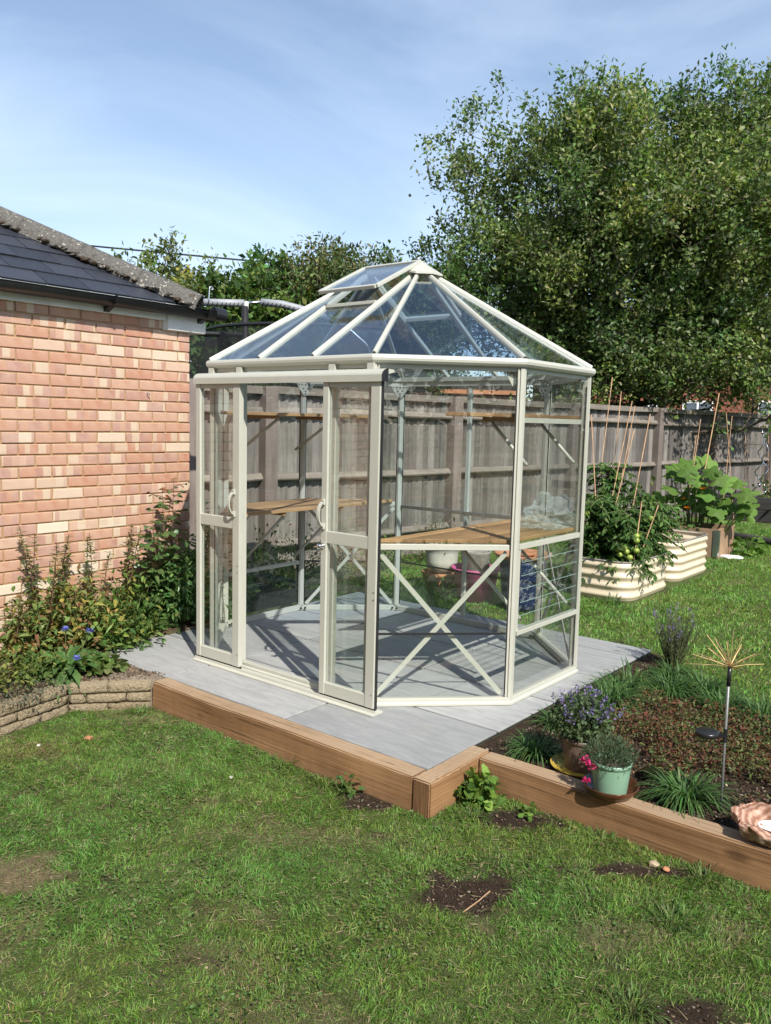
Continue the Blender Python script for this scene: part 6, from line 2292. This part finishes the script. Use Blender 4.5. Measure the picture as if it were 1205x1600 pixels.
tree('garden_tree', 'dense dark large leaved tree beyond the fence left of the vent', (-6.66, 4.64, -.03),
     [HB(395, 512, 75, 62, 390, 13), HB(350, 552, 60, 70, 390, 13), HB(430, 572, 70, 70, 390, 13), HB(390, 612, 90, 80, 390, 13), HB(385, 464, 30, 22, 390, 13, .6)], 430, 62, .125, .075, [[.075, .145, .035], [.10, .175, .042], [.05, .105, .028], [.16, .21, .06]], .10, twig=(.15, .35), upb=.2, seed=9, group='trees beyond the fence')
tree('garden_tree', 'small leaved brownish green tree beyond the fence behind the roof vent', (-5.99, 5.86, -.03),
     [HB(500, 502, 70, 55, 520, 13.5), HB(560, 492, 60, 50, 520, 13.5), HB(520, 572, 110, 80, 520, 13.5), HB(490, 447, 14, 16, 520, 13.5, .3), HB(545, 442, 14, 14, 520, 13.5, .3)], 430, 64, .085, .042, [[.085, .135, .04], [.12, .15, .055], [.15, .13, .055], [.065, .105, .03]], .09, twig=(.2, .5), upb=.9, seed=10, group='trees beyond the fence')
tree('garden_tree', 'upright shooting shrubby tree beyond the fence behind the apex', (-5.49, 6.92, -.03),
     [HB(620, 512, 75, 65, 620, 14), HB(680, 522, 70, 80, 620, 14), HB(590, 462, 18, 22, 620, 14, .4), HB(660, 447, 22, 22, 620, 14, .4), HB(640, 592, 110, 80, 620, 14)], 460, 64, .085, .045, [[.07, .13, .035], [.095, .16, .042], [.055, .10, .028]], .10, twig=(.2, .5), upb=1.0, seed=12, group='trees beyond the fence')
shrub('hedge_bush', 'low green bush beyond the fence under the big tree', (-3.6, 8.9, 0), 5200, [(0, 0, 1.5, 1.1, 1.3), (.5, 1.2, 1.6, 1.0, 1.2), (-.7, 1.6, 1.6, 1.0, 1.2), (-.9, -.6, 1.9, 1.1, 1.4), (-1.6, .4, 2.4, 1.1, 1.5)], .08, .045, WIL, mat='leaf')
shrub('hedge_bush', 'dark leafy bush beyond the far right fence', (-1.9, 15.2, 0), 3600, [(0, 0, 1.2, 1.3, 1.4), (1.6, .6, 1.3, 1.3, 1.5), (3.0, 1.0, 1.2, 1.3, 1.6)], .10, .055, G_DARK, mat='leaf')
shrub('hedge_bush', 'low hedge beyond the fence left of the trampoline', (-6.2, 2.0, 0), 2400, [(0, 0, .9, .8, 1.1), (.5, .9, 1.0, .8, 1.1), (-.5, -1.0, 1.0, .9, 1.2)], .09, .05, G_DARK + AUT[:2], mat='leaf')

# ================================================================== NEIGHBOURING HOUSE, SHED, TRAMPOLINE, CABLE
hu_ = Vector((.7756, .6311, 0))
house = thing('brick_house', 'red brick house with white windows far behind the big tree', 'house', (-9.05, 20.66, 0))
house.rotation_euler[2] = math.atan2(.6311, .7756)
MB().box(0, 12, 0, 7, -.2, 4.4).build('wall', 'housebrick', house)
MB().prism([(-.4, -.4, 4.4), (-.4, 7.4, 4.4), (-.4, 3.5, 5.9)], [(12.4, -.4, 4.4), (12.4, 7.4, 4.4), (12.4, 3.5, 5.9)]).build('roof', 'slate', house)
for (x0, x1, z0, z1) in ((2.25, 2.9, 1.6, 2.35), (3.7, 4.7, 1.5, 2.45), (3.6, 4.6, 3.25, 4.15), (6.2, 7.4, 1.4, 2.5), (.5, 1.3, 3.25, 4.15), (6.4, 7.4, 3.25, 4.15), (9.2, 10.4, 1.4, 2.5)):
    w_ = MB().box(x0, x1, -.06, .0, z0, z1).build('window', 'white', house)
    n = 2
    for k in range(n):
        a = x0 + .07 + k * (x1 - x0 - .07) / n
        MB().box(a, a + (x1 - x0 - .07) / n - .07, -.075, -.061, z0 + .08, z1 - .08).build('pane', 'window', w_)
    MB().box(x0 - .06, x1 + .06, -.14, -.002, z0 - .08, z0).build('sill', 'white', w_)
MB().box(2.95, 3.1, -.25, -.003, -.2, 4.4).build('downpipe', 'blackplastic', house)
shed = thing('garden_shed', 'dark roofed low shed just beyond the fence behind the greenhouse', 'shed', (-4.75, 7.35, 0))
shed.rotation_euler[2] = math.atan2(.6311, .7756)
MB().box(-1.15, 1.25, 0, 1.4, -.1, 2.02).build('wall', 'fence_post', shed)
MB().prism([(-1.3, -.15, 2.03), (-1.3, 1.6, 2.03), (-1.3, 1.6, 2.12), (-1.3, -.15, 2.22)], [(1.4, -.15, 2.03), (1.4, 1.6, 2.03), (1.4, 1.6, 2.12), (1.4, -.15, 2.22)]).build('roof', 'dark_wood', shed)
MB().bar((-1.3, -.165, 2.07), (1.4, -.165, 2.07), .02, .07).build('bargeboard', 'terracotta', shed)
tr = thing('trampoline', 'trampoline with foam wrapped curved poles and black net beyond the fence', 'trampoline', (-4.7, 3.2, 0))
o3 = Vector((-4.7, 3.2, 0))
def rel(p):
    return Vector(p) - o3
def foam_tube(pts, r, name):
    pts = [rel(p) for p in pts]
    o = MB().tube(pts, r, 14).build(name, 'foam', tr, smooth=True)
    # black slanted stripes round the underside
    Ls = sum((pts[i + 1] - pts[i]).length for i in range(len(pts) - 1))
    n = int(Ls / .055)
    st_ = MB()
    for k in range(n):
        f = (k + .3) / n
        q, d = along(pts, f)
        s = d.cross(Vector((0, 0, 1))).normalized()
        u = s.cross(d)
        arc_ = []
        for j in range(9):
            a = math.pi * (1.05 + .95 * j / 8)
            arc_.append(q + (s * math.cos(a) + u * math.sin(a)) * (r - .002) + d * (.030 * (j / 8 - .5) * 2))
        st_.tube(arc_, .0065, 5)
    st_.build('stripe', 'blackplastic', o)
foam_tube([(-5.25, 2.50, 3.0), (-5.0, 2.71, 3.0), (-4.78, 2.89, 3.0)], .047, 'foam_sleeve')
foam_tube([(-4.61, 3.03, 3.02), (-4.40, 3.20, 3.00), (-4.16, 3.38, 2.93), (-3.95, 3.54, 2.84)], .047, 'foam_sleeve')
MB().tube([rel(p) for p in ((-4.80, 2.88, 3.0), (-4.60, 3.03, 3.02))], .02, 10).build('frame_tube', 'galv', tr, smooth=True)
MB().tube([rel(p) for p in ((-3.96, 3.53, 2.84), (-3.74, 3.69, 2.74), (-3.52, 3.84, 2.52), (-3.40, 3.92, 2.25), (-3.36, 3.94, 1.6), (-3.36, 3.94, 0))], .022, 10).build('frame_tube', 'galv', tr, smooth=True)
for x, y in ((-4.73, 2.90), (-5.9, 3.9), (-4.2, 4.9)):
    MB().tube([rel((x, y, 0)), rel((x, y, 1.5)), rel((x - .02, y - .02, 2.96))], .045, 12).build('padded_pole', 'black', tr, smooth=True)
MB().tube([rel((-4.74, 2.89, 2.90)), rel((-4.735, 2.895, 3.02))], .03, 10).build('pole_cap', 'white', tr)
V, Fc = [], []
cx, cy, R0 = -4.75, 4.2, 1.55
n = 40
for z in (.75, 1.9, 2.70):
    for k in range(n):
        a = 2 * math.pi * k / n
        V.append((cx + math.cos(a) * R0 - o3.x, cy + math.sin(a) * R0 - o3.y, z))
for j in range(2):
    for k in range(n):
        Fc.append((j * n + k, j * n + (k + 1) % n, (j + 1) * n + (k + 1) % n, (j + 1) * n + k))
MB().add(V, Fc).build('safety_net', 'net', tr, smooth=True)
ringp = [Vector((cx + math.cos(2 * math.pi * k / n) * R0, cy + math.sin(2 * math.pi * k / n) * R0, 2.70)) - o3 for k in range(n + 1)]
MB().tube(ringp, .022, 8).build('net_hem', 'black', tr, smooth=True)
rb = [Vector((p.x, p.y, .72)) for p in ringp]
MB().tube(rb, .09, 8).build('edge_pad', 'black', tr, smooth=True)
# net panel running left to the garage corner
V = [rel(p) for p in ((-5.9, 2.05, .7), (-4.73, 2.90, .7), (-4.73, 2.90, 2.62), (-5.9, 2.05, 2.62))]
MB().add(V, [(0, 1, 2, 3)]).build('net_panel', 'net', tr)
MB().tube([rel((-5.9, 2.05, 2.62)), rel((-4.73, 2.90, 2.60))], .03, 8).build('net_hem', 'black', tr)
pts = []
for k in range(21):
    f = k / 20
    pts.append((-30.0 + 26 * f, 2.0 + 20.5 * f, 7.58 - 2.3 * f - .05 * math.sin(math.pi * f)))
tag(MB().tube(pts, .026, 6).build('overhead_cable', 'black'), 'thin black overhead cable crossing the sky above the garage', 'cable')

# ================================================================== ADDED UNSEEN HOUSE AND SHRUBS (give the panes something dark to reflect)
added_house = thing('brick_house', 'added brick house behind the camera, unseen, to darken reflections in the panes', 'house', (1.0, -9.5, 0))
MB().box(-5, 7.5, -7, 0, -.4, 4.9).build('wall', 'housebrick', added_house)
MB().prism([(-5.4, .4, 4.9), (-5.4, -7.4, 4.9), (-5.4, -3.5, 7.6)], [(7.9, .4, 4.9), (7.9, -7.4, 4.9), (7.9, -3.5, 7.6)]).build('roof', 'slate', added_house)
for (x0, x1, z0, z1) in ((-3.8, -2.2, .9, 2.1), (-.6, 1.6, .1, 2.1), (3.4, 5.4, .9, 2.1), (-3.6, -2.2, 3.2, 4.4), (.2, 1.4, 3.2, 4.4), (3.6, 5.2, 3.2, 4.4)):
    w_ = MB().box(x0, x1, .0, .06, z0, z1).build('window', 'white', added_house)
    for k in range(2):
        a = x0 + .07 + k * (x1 - x0 - .07) / 2
        MB().box(a, a + (x1 - x0 - .07) / 2 - .07, .061, .075, z0 + .08, z1 - .08).build('pane', 'window', w_)
for i, (x, y, lab) in enumerate(((9.5, -6.5, 'added unseen shrub for reflections beyond the right edge, nearest the house'), (10.0, -3.0, 'added unseen shrub for reflections beyond the right edge, level with the pots'), (10.2, 0.8, 'added unseen shrub for reflections beyond the right edge, level with the lavender'), (9.8, 4.6, 'added unseen shrub for reflections beyond the right edge, level with the raised beds'), (-6.5, -9.0, 'added unseen shrub for reflections behind the garage end'), (9.0, 8.6, 'added unseen shrub for reflections beyond the right edge, past the raised beds'), (7.6, 12.2, 'added unseen shrub for reflections beyond the right edge, in the far corner'), (4.8, 15.0, 'added unseen shrub for reflections beyond the right edge, along the end of the garden'))):
    shrub('added_shrub', lab, (x, y, -.1), 2600, [(0, 0, 1.5, 1.4, 1.5), (.3, 1.2, 1.9, 1.3, 1.6), (-.2, -1.2, 1.7, 1.3, 1.5), (0, .2, 2.9, 1.1, 1.1)], .22, .12, G_DARK, mat='leaf')  # unseen shrubs added to darken pane reflections and cut sky light
